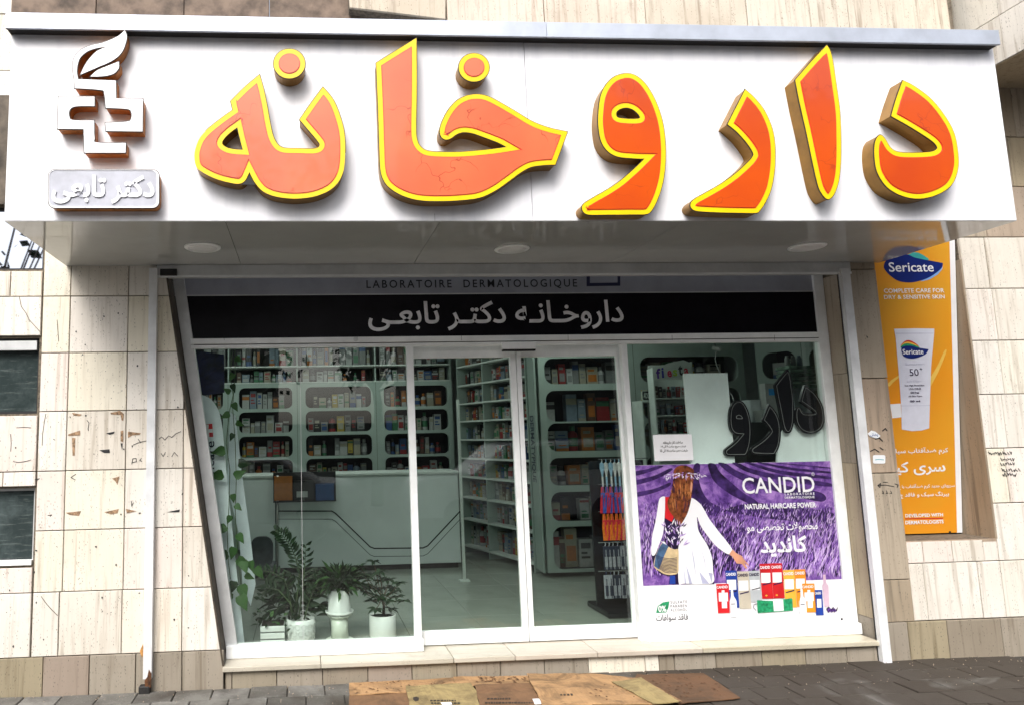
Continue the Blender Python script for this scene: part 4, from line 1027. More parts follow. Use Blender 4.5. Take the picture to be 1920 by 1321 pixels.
box('rack_back', a, b, YK-0.03, YK-0.022, c, e, DARKM, rk); box('rack_tray', a, b, YK-0.10, YK-0.031, c-0.01, c, DARKM, rk)
def rb(n, u0, v0, u1, v1, m, dy): a, b, c, e = rpx(u0, v0, u1, v1, YK-0.09); return box(n, a, b, YK-0.09-dy, YK-0.035, max(c, PZ(570, 938, YK-0.09)+0.001), e, m, rk)
rb('orange_pack', 514, 892, 548, 937, PM['orange'], 0); rb('blue_pack', 592, 906, 626, 937, PM['blue'], 0); rb('grey_pack', 551, 900, 588, 937, PM['black'], -0.01); rb('white_card', 556, 920, 577, 931, PM['white'], 0.006)
mon = None
# slim white post at the end of the counter
pp = G(871, 1088, ZS)
po = thing('white_post', 'slim white upright post at the right end of the counter', 'post', (pp.x, pp.y, ZS))
box('post_shaft', pp.x-0.014, pp.x+0.014, pp.y-0.014, pp.y+0.014, ZS+0.012, PZ(858, 748, pp.y), EDGEM, po); box('post_foot', pp.x-0.05, pp.x+0.05, pp.y-0.05, pp.y+0.05, ZS-0.0005, ZS+0.012, EDGEM, po)
# ================================================================== WINDOW POSTER
YP = YF+0.015
def flat(name, pts, mat, par, lay, Y=None, sm=False):
    """printed shape: a film of ink on the poster, lay = printing order"""
    Y = YP if Y is None else Y
    uv = spline(pts, 5) if sm else pts
    xz = ccw([(P(q[0], q[1], Y).x, P(q[0], q[1], Y).z) for q in uv])
    tr = geometry.tessellate_polygon([[Vector((x, z, 0)) for x, z in xz]])
    yy = Y-0.0006*lay
    fs = []
    for t in tr:
        a, b, c = [xz[i] for i in t]
        fs.append(tuple(t) if (b[0]-a[0])*(c[1]-a[1])-(c[0]-a[0])*(b[1]-a[1]) > 0 else (t[0], t[2], t[1]))
    return mobj(name, [(x, yy, z) for x, z in xz], fs, mat, par)
PA, PB_, PC_, PD_ = rpx(1184.5+8, 867, 1562+12, 1180, YP)
PA = MU2b-0.012
ps = thing('window_poster', 'large haircare poster of a woman in a lavender field on the lower right window', 'poster', ((PA+PB_)/2, YP, PC_))
WHITEP = plain('poster_white', (0.80,0.80,0.82), 0.35, mottle=0.02)
def lavm():
    m, t, b = nodes('lavender_print'); v = _coord(t, (1,1,1), False)
    c = _ramp(t, _noise(t, 9, 7, 0.7, v, 0.5), [(0.36, (0.05,0.018,0.13)), (0.48, (0.15,0.065,0.30)), (0.62, (0.36,0.20,0.52))])
    t.links.new(c, b.inputs['Base Color']); b.inputs['Roughness'].default_value = 0.35; return m
LAV = lavm()
pcol = {'furrow': plain('ink_furrow', (0.040,0.017,0.10), 0.35, mottle=0.45, msc=14), 'deep': plain('ink_deep_violet', (0.016,0.007,0.045), 0.35, mottle=0.3), 'mid': plain('ink_violet', (0.13,0.05,0.28), 0.35, mottle=0.2), 'lil': plain('ink_lilac', (0.33,0.19,0.52), 0.35, mottle=0.2), 'pale': plain('ink_pale_lilac', (0.55,0.42,0.68), 0.35, mottle=0.1),
        'hair': plain('ink_auburn', (0.17,0.045,0.014), 0.35, mottle=0.5, msc=30), 'hair2': plain('ink_copper', (0.42,0.16,0.05), 0.35, mottle=0.3, msc=30), 'skin': plain('ink_skin', (0.62,0.30,0.18), 0.35, mottle=0.1), 'bask': plain('ink_straw', (0.60,0.46,0.26), 0.35, mottle=0.15),
        'bask2': plain('ink_basket_blue', (0.07,0.14,0.26), 0.35, mottle=0.3), 'red': plain('ink_red', (0.55,0.015,0.02), 0.35, mottle=0.1), 'dress2': plain('ink_fold_grey', (0.42,0.43,0.58), 0.35), 'blue': plain('ink_blue', (0.015,0.05,0.30), 0.35, mottle=0.1), 'org': plain('ink_orange', (0.80,0.27,0.02), 0.35, mottle=0.1),
        'yel': plain('ink_amber', (0.80,0.42,0.05), 0.35), 'grn': plain('ink_green', (0.02,0.28,0.12), 0.35, mottle=0.3, msc=40), 'beige': plain('ink_beige', (0.50,0.45,0.36), 0.35), 'grey': plain('ink_grey', (0.45,0.48,0.50), 0.35), 'pink': plain('ink_pink', (0.62,0.45,0.56), 0.35)}
box('poster_sheet', PA, PB_, YP, YP+0.002, PC_, PD_, WHITEP, ps)
zv = PZ(1390, 1091, YP)
mobj('field_print', [(PA+0.001, YP-0.0005, zv), (PB_-0.001, YP-0.0005, zv), (PB_-0.001, YP-0.0005, PD_-0.001), (PA+0.001, YP-0.0005, PD_-0.001)], [(0,1,2,3)], LAV, ps)
# dark furrows between the rows, upper right and upper left
Zp1 = lambda pts: zc(pts, 1180, 860, 5.283)
for pts in ([(780,45),(850,50),(900,130),(1010,230),(1130,330),(1268,420),(1268,470),(1100,400),(960,320),(850,230),(800,140)], [(880,40),(960,45),(1060,110),(1268,190),(1500,250),(1900,330),(1900,420),(1500,330),(1200,240),(1010,150)],
            [(1020,40),(1090,40),(1200,90),(1500,160),(1960,230),(1960,270),(1500,210),(1180,130)], [(1150,38),(1220,38),(1500,110),(1970,170),(1970,195),(1500,145)], [(640,60),(700,55),(690,200),(730,330),(800,420),(900,480),(850,560),(740,520),(640,430),(610,250)], [(1280,38),(1350,36),(1600,80),(1980,120),(1980,140),(1600,105)],
            [(1250,430),(1500,470),(1990,520),(2000,640),(1500,600),(1200,560),(950,500)], [(60,120),(180,95),(300,60),(330,75),(200,125),(70,160)], [(60,210),(250,160),(400,90),(420,110),(280,190),(80,250)], [(70,330),(250,290),(400,230),(390,270),(250,330),(80,370)], [(1450,38),(1500,36),(1980,80),(1985,92)]):
    flat('furrow_print', Zp1(pts), pcol['furrow'], ps, 2, sm=True)
# lavender spikes
rl = random.Random(3); mb = MB()
for i in range(5200):
    tt = rl.random(); u = 1190+rl.random()*388; v = 950+138*tt+rl.uniform(-8, 0)-(abs(u-1380)*0.02)
    if v < 945 or v > 1086: continue
    L = (5+15*tt)*rl.uniform(0.7, 1.5); sl = rl.uniform(-0.55, 0.25)-(0.25 if u > 1300 else -0.1)
    wd = (0.5+0.75*tt)*rl.uniform(0.5, 1.4)
    k = rl.choices([0, 1, 2, 3], [6, 3, 5, 3.2])[0]
    if u > 1300 and u < 1390 and rl.random() < 0.55: k = 0
    p = [(u, v), (u+wd, v-L*0.3), (u-sl*L*0.6, v-L), (u-wd, v-L*0.35)]
    p = [(min(max(a, 1186+(b-868)*0.06), 1562+(b-868)*0.088), min(b, 1089)) for a, b in p]
    q = [P(a, b, YP) for a, b in p]
    q = [Vector((min(max(a.x, PA+0.002), PB_-0.002), a.y, max(a.z, zv+0.001))) for a in q]
    mb.add([(a.x, YP-0.0017-0.0000002*i-0.0002*k, a.z) for a in q], [(0,1,2,3)], k)
o = mb.build('lavender_print', [pcol['deep'], pcol['mid'], pcol['lil'], pcol['pale']], ps); tag(o, kind='stuff')
# woman seen from behind
flat('figure_shade', Zp1([(330,440),(350,760),(330,900),(215,940),(240,1060),(300,1130),(400,1160),(390,1235),(840,1235),(830,1000),(780,860),(690,700),(660,560),(600,380)]), pcol['deep'], ps, 5.5)
flat('dress', Zp1([(350,370),(300,385),(280,470),(260,600),(225,760),(216,930),(250,945),(290,850),(330,740),(345,600),(352,440)]), WHITEP, ps, 6, sm=True)
flat('dress', Zp1([(600,385),(690,430),(740,500),(790,590),(880,710),(1020,895),(980,940),(860,860),(760,740),(700,650),(670,570),(672,640),(690,720),(770,850),(815,970),(826,1100),(815,1228),(540,1230),(490,1235),(480,1060),(480,900),(500,780),(500,660),(560,520)]), WHITEP, ps, 6, sm=True)
for pts in ([(560,1050),(590,1230),(620,1232),(600,1160)], [(690,1110),(720,1230),(790,1232),(740,1170)], [(780,1120),(800,1180),(812,1228),(822,1130)], [(610,860),(640,1000),(660,1180),(640,1060)], [(700,860),(740,1000),(760,1120),(745,1000)], [(540,1080),(560,1230),(545,1228)]):
    flat('dress_fold', Zp1(pts), pcol['dress2'], ps, 7)
flat('skirt', Zp1([(400,1150),(450,1150),(455,1232),(395,1235)]), pcol['blue'], ps, 6.5); flat('bodice', Zp1([(352,372),(400,372),(400,470),(440,560),(420,620),(350,580)]), pcol['red'], ps, 6.5)
flat('hair', Zp1([(450,90),(500,62),(570,65),(630,100),(636,140),(625,260),(612,380),(590,480),(560,560),(500,650),(470,620),(430,560),(390,500),(375,420),(410,330),(430,220),(432,140)]), pcol['hair'], ps, 8, sm=True)
for i in range(34):
    a = rl.uniform(400, 600); b = rl.uniform(180, 420); L = rl.uniform(60, 200); w_ = rl.uniform(3, 9); dx = (510-a)*0.3*rl.random()+rl.uniform(-12, 12)
    if b+L > 560 and not (440 < a+dx < 560): continue
    flat('hair_strand', Zp1([(a, b), (a+w_, b+L*0.5), (a+dx, b+L), (a-w_*0.4, b+L*0.45)]), pcol['hair2'] if i % 3 else pcol['deep'], ps, 9+0.02*i)
flat('face_edge', Zp1([(606,215),(622,240),(618,300),(606,335),(598,290)]), pcol['skin'], ps, 9.9)
mb = MB()
for i in range(60):
    a = 350+380*i/60+rl.uniform(-10, 10); b = 150+abs(a-540)*0.06+rl.uniform(-22, 22); an = rl.uniform(-1.0, 1.0)+(0.6 if a > 540 else 2.4); L = rl.uniform(25, 55)
    q = [P(*Zp1([(a+x_, b+y_)])[0], YP) for x_, y_ in ((0, 0), (L*0.5*math.cos(an)-5*math.sin(an), L*0.5*math.sin(an)+5*math.cos(an)), (L*math.cos(an), L*math.sin(an)), (L*0.5*math.cos(an)+5*math.sin(an), L*0.5*math.sin(an)-5*math.cos(an)))]
    mb.add([(p.x, YP-0.0066-0.00001*i, p.z) for p in q], [(0,1,2,3)], i % 3)
for i in range(70):
    a = rl.uniform(340, 530); b = rl.uniform(640, 860); an = rl.uniform(-2.6, -0.4); L = rl.uniform(30, 80)
    q = [P(*Zp1([(a+x_, b+y_)])[0], YP) for x_, y_ in ((0, 0), (L*0.5*math.cos(an)-6*math.sin(an), L*0.5*math.sin(an)+6*math.cos(an)), (L*math.cos(an), L*math.sin(an)), (L*0.5*math.cos(an)+6*math.sin(an), L*0.5*math.sin(an)-6*math.cos(an)))]
    mb.add([(p.x, YP-0.0066-0.00001*i, p.z) for p in q], [(0,1,2,3)], (i % 4)+0)
o = mb.build('flower_print', [pcol['pale'], pcol['lil'], WHITEP, pcol['deep']], ps); tag(o, kind='stuff')
flat('basket', Zp1([(335,810),(380,860),(440,890),(482,895),(485,1020),(480,1120),(430,1142),(360,1140),(300,1110),(240,1060),(255,960),(290,880)]), pcol['bask'], ps, 7.5, sm=True)
flat('basket_shade', Zp1([(335,810),(385,862),(340,960),(290,1090),(242,1055),(256,960),(290,880)]), pcol['bask2'], ps, 8.5)
for i in range(11):
    ribbon('basket_weave', Zp1([(262+i*3, 950+i*13), (330+i*2, 975+i*14), (400, 985+i*14), (470, 975+i*14)]), 0.0035, YP-0.0055, pcol['deep'], ps, 0.0004+0.00001*i)
flat('hand', Zp1([(1018,892),(1060,930),(1110,955),(1140,1000),(1185,1048),(1175,1052),(1135,1020),(1165,1078),(1150,1082),(1110,1035),(1060,1030),(1020,965),(985,938)]), pcol['skin'], ps, 7.5)
# wording
W = WHITEP
lettering('CANDID', (1391, 893, 1527, 923), YP-0.004, W, ps, bold=0.012, spacing=1.0); lettering('®', (1521, 884, 1527, 891), YP-0.004, W, ps)
lettering('LABORATOIRE', (1471, 922.5, 1527, 927), YP-0.004, W, ps, bold=0.02, spacing=1.5); lettering('DERMATOLOGIQUE', (1471, 929, 1527, 934), YP-0.004, W, ps, bold=0.02, spacing=1.1)
lettering('NATURAL HAIRCARE POWER', (1396, 942, 1530, 952), YP-0.004, W, ps, bold=0.03)
lettering(fa('محصولات تخصصی مو'), (1400, 978, 1533, 997), YP-0.004, W, ps, bold=0.02); lettering(fa('کاندید'), (1425, 1003, 1513, 1042), YP-0.004, W, ps, bold=0.03)
# products printed along the bottom
Zp2 = lambda pts: zc(pts, 1320, 1040, 6.4)
def pr(x0, y0, x1, y1, m, lay, dx=14): flat('product_print', Zp2([(x0, y0), (x1, y0-(x1-x0)*0.02), (x1+dx*(y1-y0)/200, y1-(x1-x0)*0.02), (x0+dx*(y1-y0)/200, y1)]), m, ps, lay)
for x0, x1, y0, y1, m, m2 in ((250,385,182,630,'blue',W), (390,530,192,640,'beige',W), (530,665,185,560,'grey',W), (660,795,100,520,'red',W), (797,930,95,515,'red',W), (940,1075,175,625,'yel',W), (1078,1208,168,618,'org',W)):
    k = 8+((x0 // 130) % 2)*0.3
    pr(x0, y0, x1, y1, pcol[m], k, 16); h_ = (y1-y0)
    pr(x0+18, y0+110, x1-6, y0+230, m2, k+0.8, 8)
    flat('swoosh_print', Zp2([(x0+35, y0+h_*0.56+12), (x1+6, y0+h_*0.52), (x1+2, y0+h_*0.56), (x0+38, y0+h_*0.60+8)]), pcol['deep'], ps, k+0.8)
    lettering('CANDID', (1320+(x0+8)/6.4, 1040+(y0+26)/6.4, 1320+(x1-4)/6.4, 1040+(y0+62)/6.4), YP-0.0006*(k+1.2), pcol['deep'] if m in ('beige', 'grey') else W, ps, bold=0.03)
for x0, x1, y0, y1, m in ((140,290,342,692,'red'), (1168,1318,338,682,'org'), (1318,1410,415,718,'blue')):
    pr(x0, y0, x1, y1, pcol[m], 9.6, 14); pr(x0+30, y0+105, x1-10, y0+210, W, 10.2, 6)
    if x1-x0 > 100: pr(x0+66, y0+75, x0+100, y0+106, W, 10.2, 2); pr(x0+68, y0+211, x1-20, y0+290, W, 10.2, 4)
    lettering('CANDID', (1320+(x0+8)/6.4, 1040+(y0+22)/6.4, 1320+(x1-6)/6.4, 1040+(y0+54)/6.4), YP-0.0064, W, ps, bold=0.03)
GREYL = plain('ink_pale_grey', (0.62,0.64,0.68), 0.35)
for x0, y0 in ((305, 395), (1140, 400)):
    flat('spray_print', Zp2([(x0+10, y0), (x0+35, y0), (x0+45, y0+90), (x0+80, y0+150), (x0+90, y0+345), (x0+10, y0+345), (x0, y0+150), (x0+12, y0+90)]), W, ps, 11.2)
    ribbon('spray_outline', Zp2([(x0, y0+150), (x0+8, y0+345), (x0+92, y0+345), (x0+82, y0+152)]), 0.0016, YP-0.0071, GREYL, ps, 0.0004)
    ribbon('spray_text', Zp2([(x0+22, y0+190), (x0+66, y0+188)]), 0.005, YP-0.0071, NAVY, ps, 0.0004)
flat('pouch_print', Zp2([(630,535),(820,545),(1040,510),(1055,520),(1062,660),(900,672),(640,690),(632,600)]), pcol['grn'], ps, 11.0); flat('pouch_label', Zp2([(822,542),(942,530),(950,660),(832,668)]), W, ps, 11.7)
ribbon('pouch_loop', Zp2([(640,580),(600,590),(595,630),(625,660)]), 0.003, YP-0.0066, pcol['deep'], ps, 0.0004)
flat('bottle_print', Zp2([(1420,230),(1450,228),(1460,330),(1485,360),(1500,610),(1440,615),(1412,360),(1425,330)]), pcol['pink'], ps, 10.6)
for i in range(9): flat('sprig_print', Zp2([(1460+i*14, 640+8*(i % 3)), (1490+i*14, 612+14*(i % 4)), (1520+i*9, 640+10*(i % 3)), (1485+i*12, 690-8*(i % 3))]), pcol['mid' if i % 2 else 'deep'], ps, 9.0+0.1*i)
flat('square_print', Zp2([(1638,752),(1662,750),(1665,778),(1640,780)]), BLACKP, ps, 3)
for i, (x0, x1, y, m) in enumerate(((725,760,480,'yel'), (850,885,475,'yel'))): flat('dot_print', Zp2(circ((x0+x1)/2, y, 14, 10, 8)), pcol[m], ps, 10.2)
flat('leaf_print', [(1230,1148),(1233,1135),(1243,1128),(1255,1126),(1253,1138),(1249,1147)], pcol['grn'], ps, 3); lettering('0%', (1234, 1134, 1249, 1146), YP-0.0022, W, ps, bold=0.03)
for i, s_ in enumerate(('SULFATE', 'PARABEN', 'ALCOHOL')): lettering(s_, (1257, 1125+i*7.3, 1288, 1130+i*7.3), YP-0.0005, BLACKP, ps, spacing=1.3)
lettering(fa('فاقد سولفات'), (1230, 1150, 1290, 1165), YP-0.0005, BLACKP, ps, bold=0.01)

# ================================================================== YELLOW POSTER IN THE NICHE
YY = YN
yp_ = thing('niche_poster', 'tall orange sunscreen poster in the stone niche right of the shopfront', 'poster', (4.7, YY, NZ0))
def ambm():
    m, t, b = nodes('amber_print'); v = _coord(t, (1,1,1), False)
    c = _ramp(t, _noise(t, 1.3, 3, 0.5, v), [(0.35, (0.76,0.27,0.010)), (0.65, (0.66,0.32,0.022))])
    t.links.new(c, b.inputs['Base Color']); b.inputs['Roughness'].default_value = 0.35; return m
def tq(x, z, k): return (x, niche_y(z)+k, z)
yzb = NZ0+0.012; yx0 = XR+0.12; yzt = ZNT+0.02; yxw = NX1-0.012; yxe = yxw-0.045
def tslab(nm, xa, xb, za, zb, k0, k1, m): return mobj(nm, [tq(x, z, k) for k in (k0, k1) for x, z in ((xa, za), (xb, za), (xb, zb), (xa, zb))], [(0,1,2,3), (7,6,5,4), (0,4,5,1), (1,5,6,2), (2,6,7,3), (3,7,4,0)], m, yp_)
tslab('poster_sheet', yx0, yxe, yzb, yzt, 0, 0.012, ambm()); tslab('white_margin', yxe+0.0005, yxw, yzb-0.002, yzt, 0.001, 0.014, WHITEP); tslab('dark_backing', yx0, yxw+0.005, yzb-0.012, yzt+0.01, 0.0145, 0.035, DARKM)
ycol = {'navy': plain('ink_royal_blue', (0.006,0.018,0.16), 0.3, mottle=0.1), 'teal': plain('ink_teal', (0.05,0.38,0.36), 0.3), 'sky': plain('ink_sky', (0.20,0.38,0.72), 0.3), 'glow': plain('ink_pale_amber', (0.80,0.52,0.10), 0.35), 'tube': plain('ink_tube_white', (0.66,0.67,0.76), 0.3, mottle=0.04), 'crease': plain('ink_tube_grey', (0.48,0.49,0.60), 0.3)}
Zy4 = lambda p: zc(p, 1640, 440, 6.005); Zy5 = lambda p: zc(p, 1640, 600, 5.743); Zy6 = lambda p: zc(p, 1620, 800, 6.005)
def yf_(n, p, m, lay, sm=False): return flat(n, p, m, yp_, lay, Y=YY, sm=sm)
yf_('swirl_print', Zy5([(750,330),(770,340),(700,520),(640,640),(560,780),(590,640),(680,480)]), ycol['glow'], 1, True); yf_('swirl_print', Zy5([(120,700),(180,640),(260,590),(265,610),(200,665),(160,710)]), ycol['glow'], 1)
yf_('leaf_logo', Zy4([(350,240),(400,215),(450,200),(520,218),(610,285),(460,275)]), ycol['teal'], 1, True); yf_('leaf_logo', Zy4([(765,350),(760,390),(710,450),(620,505),(510,530),(640,450),(740,380)]), ycol['sky'], 1)
yf_('leaf_logo', Zy4([(103,350),(130,290),(230,240),(360,225),(460,262),(600,290),(768,322,1),(750,380),(650,460),(540,512),(400,540),(260,520),(160,450),(110,390)]), ycol['navy'], 2, True)
lettering('Sericate', (1666, 492, 1750, 510), YY-0.0015, WHITEP, yp_, bold=0.01)
lettering('COMPLETE CARE FOR', (1657, 541, 1770, 549), YY, WHITEP, yp_, bold=0.012); lettering('DRY & SENSITIVE SKIN', (1657, 553, 1771, 560.5), YY, WHITEP, yp_, bold=0.012)
yf_('tube_cap', Zy5([(165,900),(278,893),(288,1040),(188,1052)]), WHITEP, 2)
yf_('tube_body', Zy5([(207,95),(420,90),(640,93),(640,130),(606,500),(592,912),(283,918),(268,700),(225,200)]), ycol['tube'], 3)
yf_('tube_cap', Zy5([(284,919),(592,913),(585,1160),(500,1184),(400,1190),(290,1172)]), ycol['tube'], 3)
yf_('tube_crease', Zy5([(222,140),(630,138),(629,146),(223,148)]), ycol['crease'], 4); yf_('tube_crease', Zy5([(285,916),(590,911),(590,917),(285,922)]), ycol['crease'], 4)
yf_('arc_print', Zy5([(285,290),(320,228),(390,222),(470,290)]), pcol['red'], 4, True); yf_('arc_print', Zy5([(285,295),(315,243),(385,238),(475,295)]), pcol['yel'], 5, True); yf_('arc_print', Zy5([(284,300),(312,258),(380,254),(480,300)]), pcol['grn'], 6, True)
yf_('leaf_logo', Zy5([(282,312),(310,282),(380,276),(450,294),(576,314,1),(545,365),(460,402),(380,412),(305,385)]), ycol['navy'], 7, True)
lettering('Sericate', (1692, 654, 1731, 664), YY-0.0045, WHITEP, yp_, bold=0.015)
lettering('Sunscreen', (1697, 680, 1733, 684), YY-0.002, ycol['crease'], yp_); lettering('50', (1705, 691, 1722, 704), YY-0.002, pcol['deep'], yp_); lettering('+', (1724, 689, 1729, 694), YY-0.002, pcol['deep'], yp_)
for u0, u1, v, s_, bo in ((1700, 1727, 714, 'Soft Cream', 0), (1696, 1733, 722, 'Sun High Protection', .03), (1704, 1727, 728, 'UVA UVB IR', .02), (1707, 1723, 735, 'Oil Free', .04), (1703, 1729, 742, 'All Skin Types', .02), (1706, 1725, 751, '50 ml', .04)):
    lettering(s_, (u0, v-1.6, u1, v+2), YY-0.002, pcol['deep'] if bo else ycol['crease'], yp_, bold=bo)
lettering(fa('کرم ضدآفتاب سیلکر'), (1664, 838, 1778, 852), YY, WHITEP, yp_, bold=0.015); lettering(fa('سری کیر'), (1664, 864, 1772, 890), YY, WHITEP, yp_, bold=0.02)
lettering(fa('سریهای جدید کرم ضدآفتاب با جذب'), (1670, 906, 1790, 916), YY, WHITEP, yp_, bold=0.01); lettering(fa('بیرنگ سبک و فاقد چربی'), (1670, 921, 1779, 933), YY, WHITEP, yp_, bold=0.015)
lettering('DEVELOPED WITH', (1697, 961.5, 1768, 968), YY, WHITEP, yp_, bold=0.03); lettering('DERMATOLOGISTS', (1697, 974, 1769, 981), YY, WHITEP, yp_, bold=0.03); yf_('red_line', [(1697,970.5),(1768,969.5),(1768,971.5),(1697,972.5)], pcol['red'], 1)
yf_('dot_print', circ(1781, 996.5, 2.4, 2.2, 10), BLACKP, 1)

# the print was measured on an upright plane: lay it onto the leaning sheet
for o in list(yp_.children):
    if o.name.split('.')[0] in ('poster_sheet', 'white_margin', 'dark_backing'): continue
    off = OFF[yp_.name]
    for vv in o.data.vertices:
        p = vv.co+off; dl_ = YY-p.y; d = Vector((p.x, YY, p.z))-CAM
        s_ = (NA_+NB_*CAM.z-CAM.y)/(d.y-NB_*d.z); q = CAM+d*s_
        vv.co = Vector((q.x, q.y-dl_, q.z))-off
# ================================================================== OTHER THINGS ON AND BEHIND THE RIGHT WINDOW
nt_ = thing('opening_hours_notice', 'white paper notice with three lines of small Persian print on the right window', 'notice', (PX(1260, 840, YP), YP, PZ(1260, 865, YP)))
a, b, c, e = rpx(1226, 813.5, 1299, 864, YP); box('paper', a, b, YP+0.001, YP+0.0018, c+0.006, e, WHITEP, nt_)
for (u0, v0, u1, v1, s_) in ((1243, 826, 1280, 832, 'ساعات کار داروخانه'), (1239, 833.5, 1286, 839.5, 'شیفت صبح: ساعت 9 الی 14'), (1237, 841, 1289, 847, 'شیفت عصر: ساعت 16 الی 22')):
    lettering(fa(s_), (u0, v0, u1, v1), YP+0.001, BLACKP, nt_, bold=0.02)
YW = YF+0.05
BOARDM = plain('white_board', (0.80,0.83,0.84), 0.45, mottle=0.06, msc=3)
a, b, c, e = rpx(1289, 699, 1371, 866, YW)
o = box('tall_white_board', a, b, YW, YW+0.02, c-0.25, e, BOARDM); tag(o, 'tall pale board standing behind the right window above the poster', 'board')
a, b, c, e = rpx(1452, 780, 1566, 866, YW+0.01)
o = prism2('low_white_board', [(a-0.02, c-0.2), (b, c-0.2), (b, e), (a+0.12, e-0.06), (a+0.03, e-0.16)], YW+0.01, 0.02, BOARDM); tag(o, 'low pale board behind the window below the black letters', 'board')
# black letters fixed to the glass
BLK = plain('black_acrylic', (0.008,0.008,0.010), 0.25, mottle=0.1); OUTL = plain('grey_outline', (0.22,0.23,0.22), 0.4, mottle=0.1)
wsn = thing('black_window_letters', 'dark cut-out letters with thin grey outlines hanging behind the right window', 'letter sign', (PX(1450, 800, YW), YW, PZ(1450, 850, YW)))
def remap(pts, src, dst): return [(dst[0]+(p[0]-src[0])/(src[2]-src[0])*(dst[2]-dst[0]), dst[1]+(p[1]-src[1])/(src[3]-src[1])*(dst[3]-dst[1])) for p in pts]
def bb(pts): return (min(p[0] for p in pts), min(p[1] for p in pts), max(p[0] for p in pts), max(p[1] for p in pts))
for L, hole, dst in ((VAV, VAVH, (1362, 753, 1406, 851)), (RE, None, (1411, 762, 1461, 849)), (ALEF, None, (1456, 697, 1486, 808)), (DAL, None, (1494, 726, 1543, 809))):
    q = remap(L, bb(L), dst); Yl = YW-0.028
    o2 = ccw([(P(u, v, Yl).x, P(u, v, Yl).z) for u, v in q])
    big = inset(o2, -0.014); v, f, nf = prism_vf(big, [], Yl, Yl+0.022); lt = mobj('letter', v, f, BLK, wsn)
    inn = inset(o2, 0.003)
    v, f, nf = prism_vf(o2, [list(reversed(inset(ccw(o2), 0.0022)))] if False else [], Yl-0.0012, Yl-0.0002)
    n = len(o2); ring = MB(); o3 = inset(o2, 0.0)
    for i in range(n):
        p_, r_ = o2[i], o2[(i+1) % n]; d = Vector((r_[0]-p_[0], r_[1]-p_[1]))
        if d.length < 1e-6: continue
        d.normalize(); nn = Vector((-d.y, d.x))*0.0016
        ring.add([(p_[0]-nn.x, Yl-0.0012, p_[1]-nn.y), (r_[0]-nn.x, Yl-0.0012, r_[1]-nn.y), (r_[0]+nn.x, Yl-0.0012, r_[1]+nn.y), (p_[0]+nn.x, Yl-0.0012, p_[1]+nn.y)], [(0,1,2,3)])
    ring.build('outline', OUTL, lt)
    if hole:
        hq = remap(hole, bb(L), dst); hh = [(P(u, v, Yl).x, Yl-0.0014, P(u, v, Yl).z) for u, v in hq]; m_ = len(hh)
        cx = sum(p[0] for p in hh)/m_; cz = sum(p[2] for p in hh)/m_
        iv = [(cx+(p[0]-cx)*0.8, p[1], cz+(p[2]-cz)*0.75) for p in hh]
        mobj('outline', hh+iv, [(i, (i+1) % m_, m_+(i+1) % m_, m_+i) for i in range(m_)], OUTL, lt)
# things standing on a ledge behind the letters
ld = box('dark_cabinet', PX(1395, 800, 0.75), PX(1520, 800, 0.75), 0.75, 1.25, ZS, PZ(1450, 790, 0.75), PM['black']); tag(ld, 'dark cabinet behind the right window under the black letters', 'cabinet')
zl_ = PZ(1450, 790, 0.75)
def onled(name, label, cat, u0, v0, u1, m, Y=0.80, d=0.12, **k):
    a = PX(u0, v0, Y); b = PX(u1, v0, Y); e = PZ((u0+u1)/2, v0, Y); o = box(name, a, b, Y, Y+d, zl_+0.001, e, m, **k); return tag(o, label, cat)
STEELM = plain('pale_grey_case', (0.40,0.44,0.44), 0.4, mottle=0.1)
onled('printer', 'pale grey machine on the dark cabinet behind the window', 'machine', 1406, 748, 1462, STEELM, Y=0.95, d=0.25, bevel=0.01)
ct_ = onled('medicine_carton', 'white carton with a blue square beside the tall black letter', 'carton', 1434, 718, 1462, PM['white'], Y=0.86, d=0.08)
a = PX(1441, 728, 0.858); b = PX(1456, 728, 0.858); mobj('blue_square', [(a, 0.858, PZ(1448, 740, 0.86)), (b, 0.858, PZ(1448, 740, 0.86)), (b, 0.858, PZ(1448, 728, 0.86)), (a, 0.858, PZ(1448, 728, 0.86))], [(0,1,2,3)], plain('bright_blue_print', (0.02,0.25,0.6), 0.4), ct_)
cp = lathe('paper_cup', [(0.032,0),(0.045,0.10),(0.047,0.10),(0.040,0.098),(0.03,0.01)], (PX(1424, 780, 0.82), 0.82, zl_+0.001), plain('cup_white', (0.66,0.70,0.66), 0.4, mottle=0.05), None, n=18); tag(cp, 'white paper cup between the two middle black letters', 'cup')
# folded green packs piled on a stand
PKM = plain('pale_green_pack', (0.20,0.30,0.23), 0.3, mottle=0.35, msc=14)
zb0 = PZ(1500, 727, 1.3); sx0, sx1 = PX(1480, 700, 1.3), PX(1532, 700, 1.3)
pst = thing('pack_stand', 'pale stand under the piled green packs at the right of the window', 'stand', ((sx0+sx1)/2, 1.4, ZS))
box('stand_column', (sx0+sx1)/2-0.09, (sx0+sx1)/2+0.09, 1.33, 1.5, ZS+0.02, zb0-0.02, STEELM, pst); box('stand_top', sx0-0.02, sx1+0.02, 1.28, 1.55, zb0-0.02, zb0, STEELM, pst); box('stand_foot', (sx0+sx1)/2-0.16, (sx0+sx1)/2+0.16, 1.29, 1.55, ZS-0.0005, ZS+0.02, STEELM, pst)
nmz = ['bottom', 'second', 'third', 'fourth', 'fifth', 'sixth']
for i in range(6):
    z = zb0+0.001+i*0.036; xo = RP.uniform(-0.01, 0.01)
    o = mobj('green_pack', *boxvf(sx0+xo, sx1+xo, 1.30, 1.50, z, z+0.032), PKM, None, bevel=0.012, bseg=3); tag(o, 'soft green pack, %s from below in the pile behind the window' % nmz[i], 'pack', 'piled green packs behind the window')
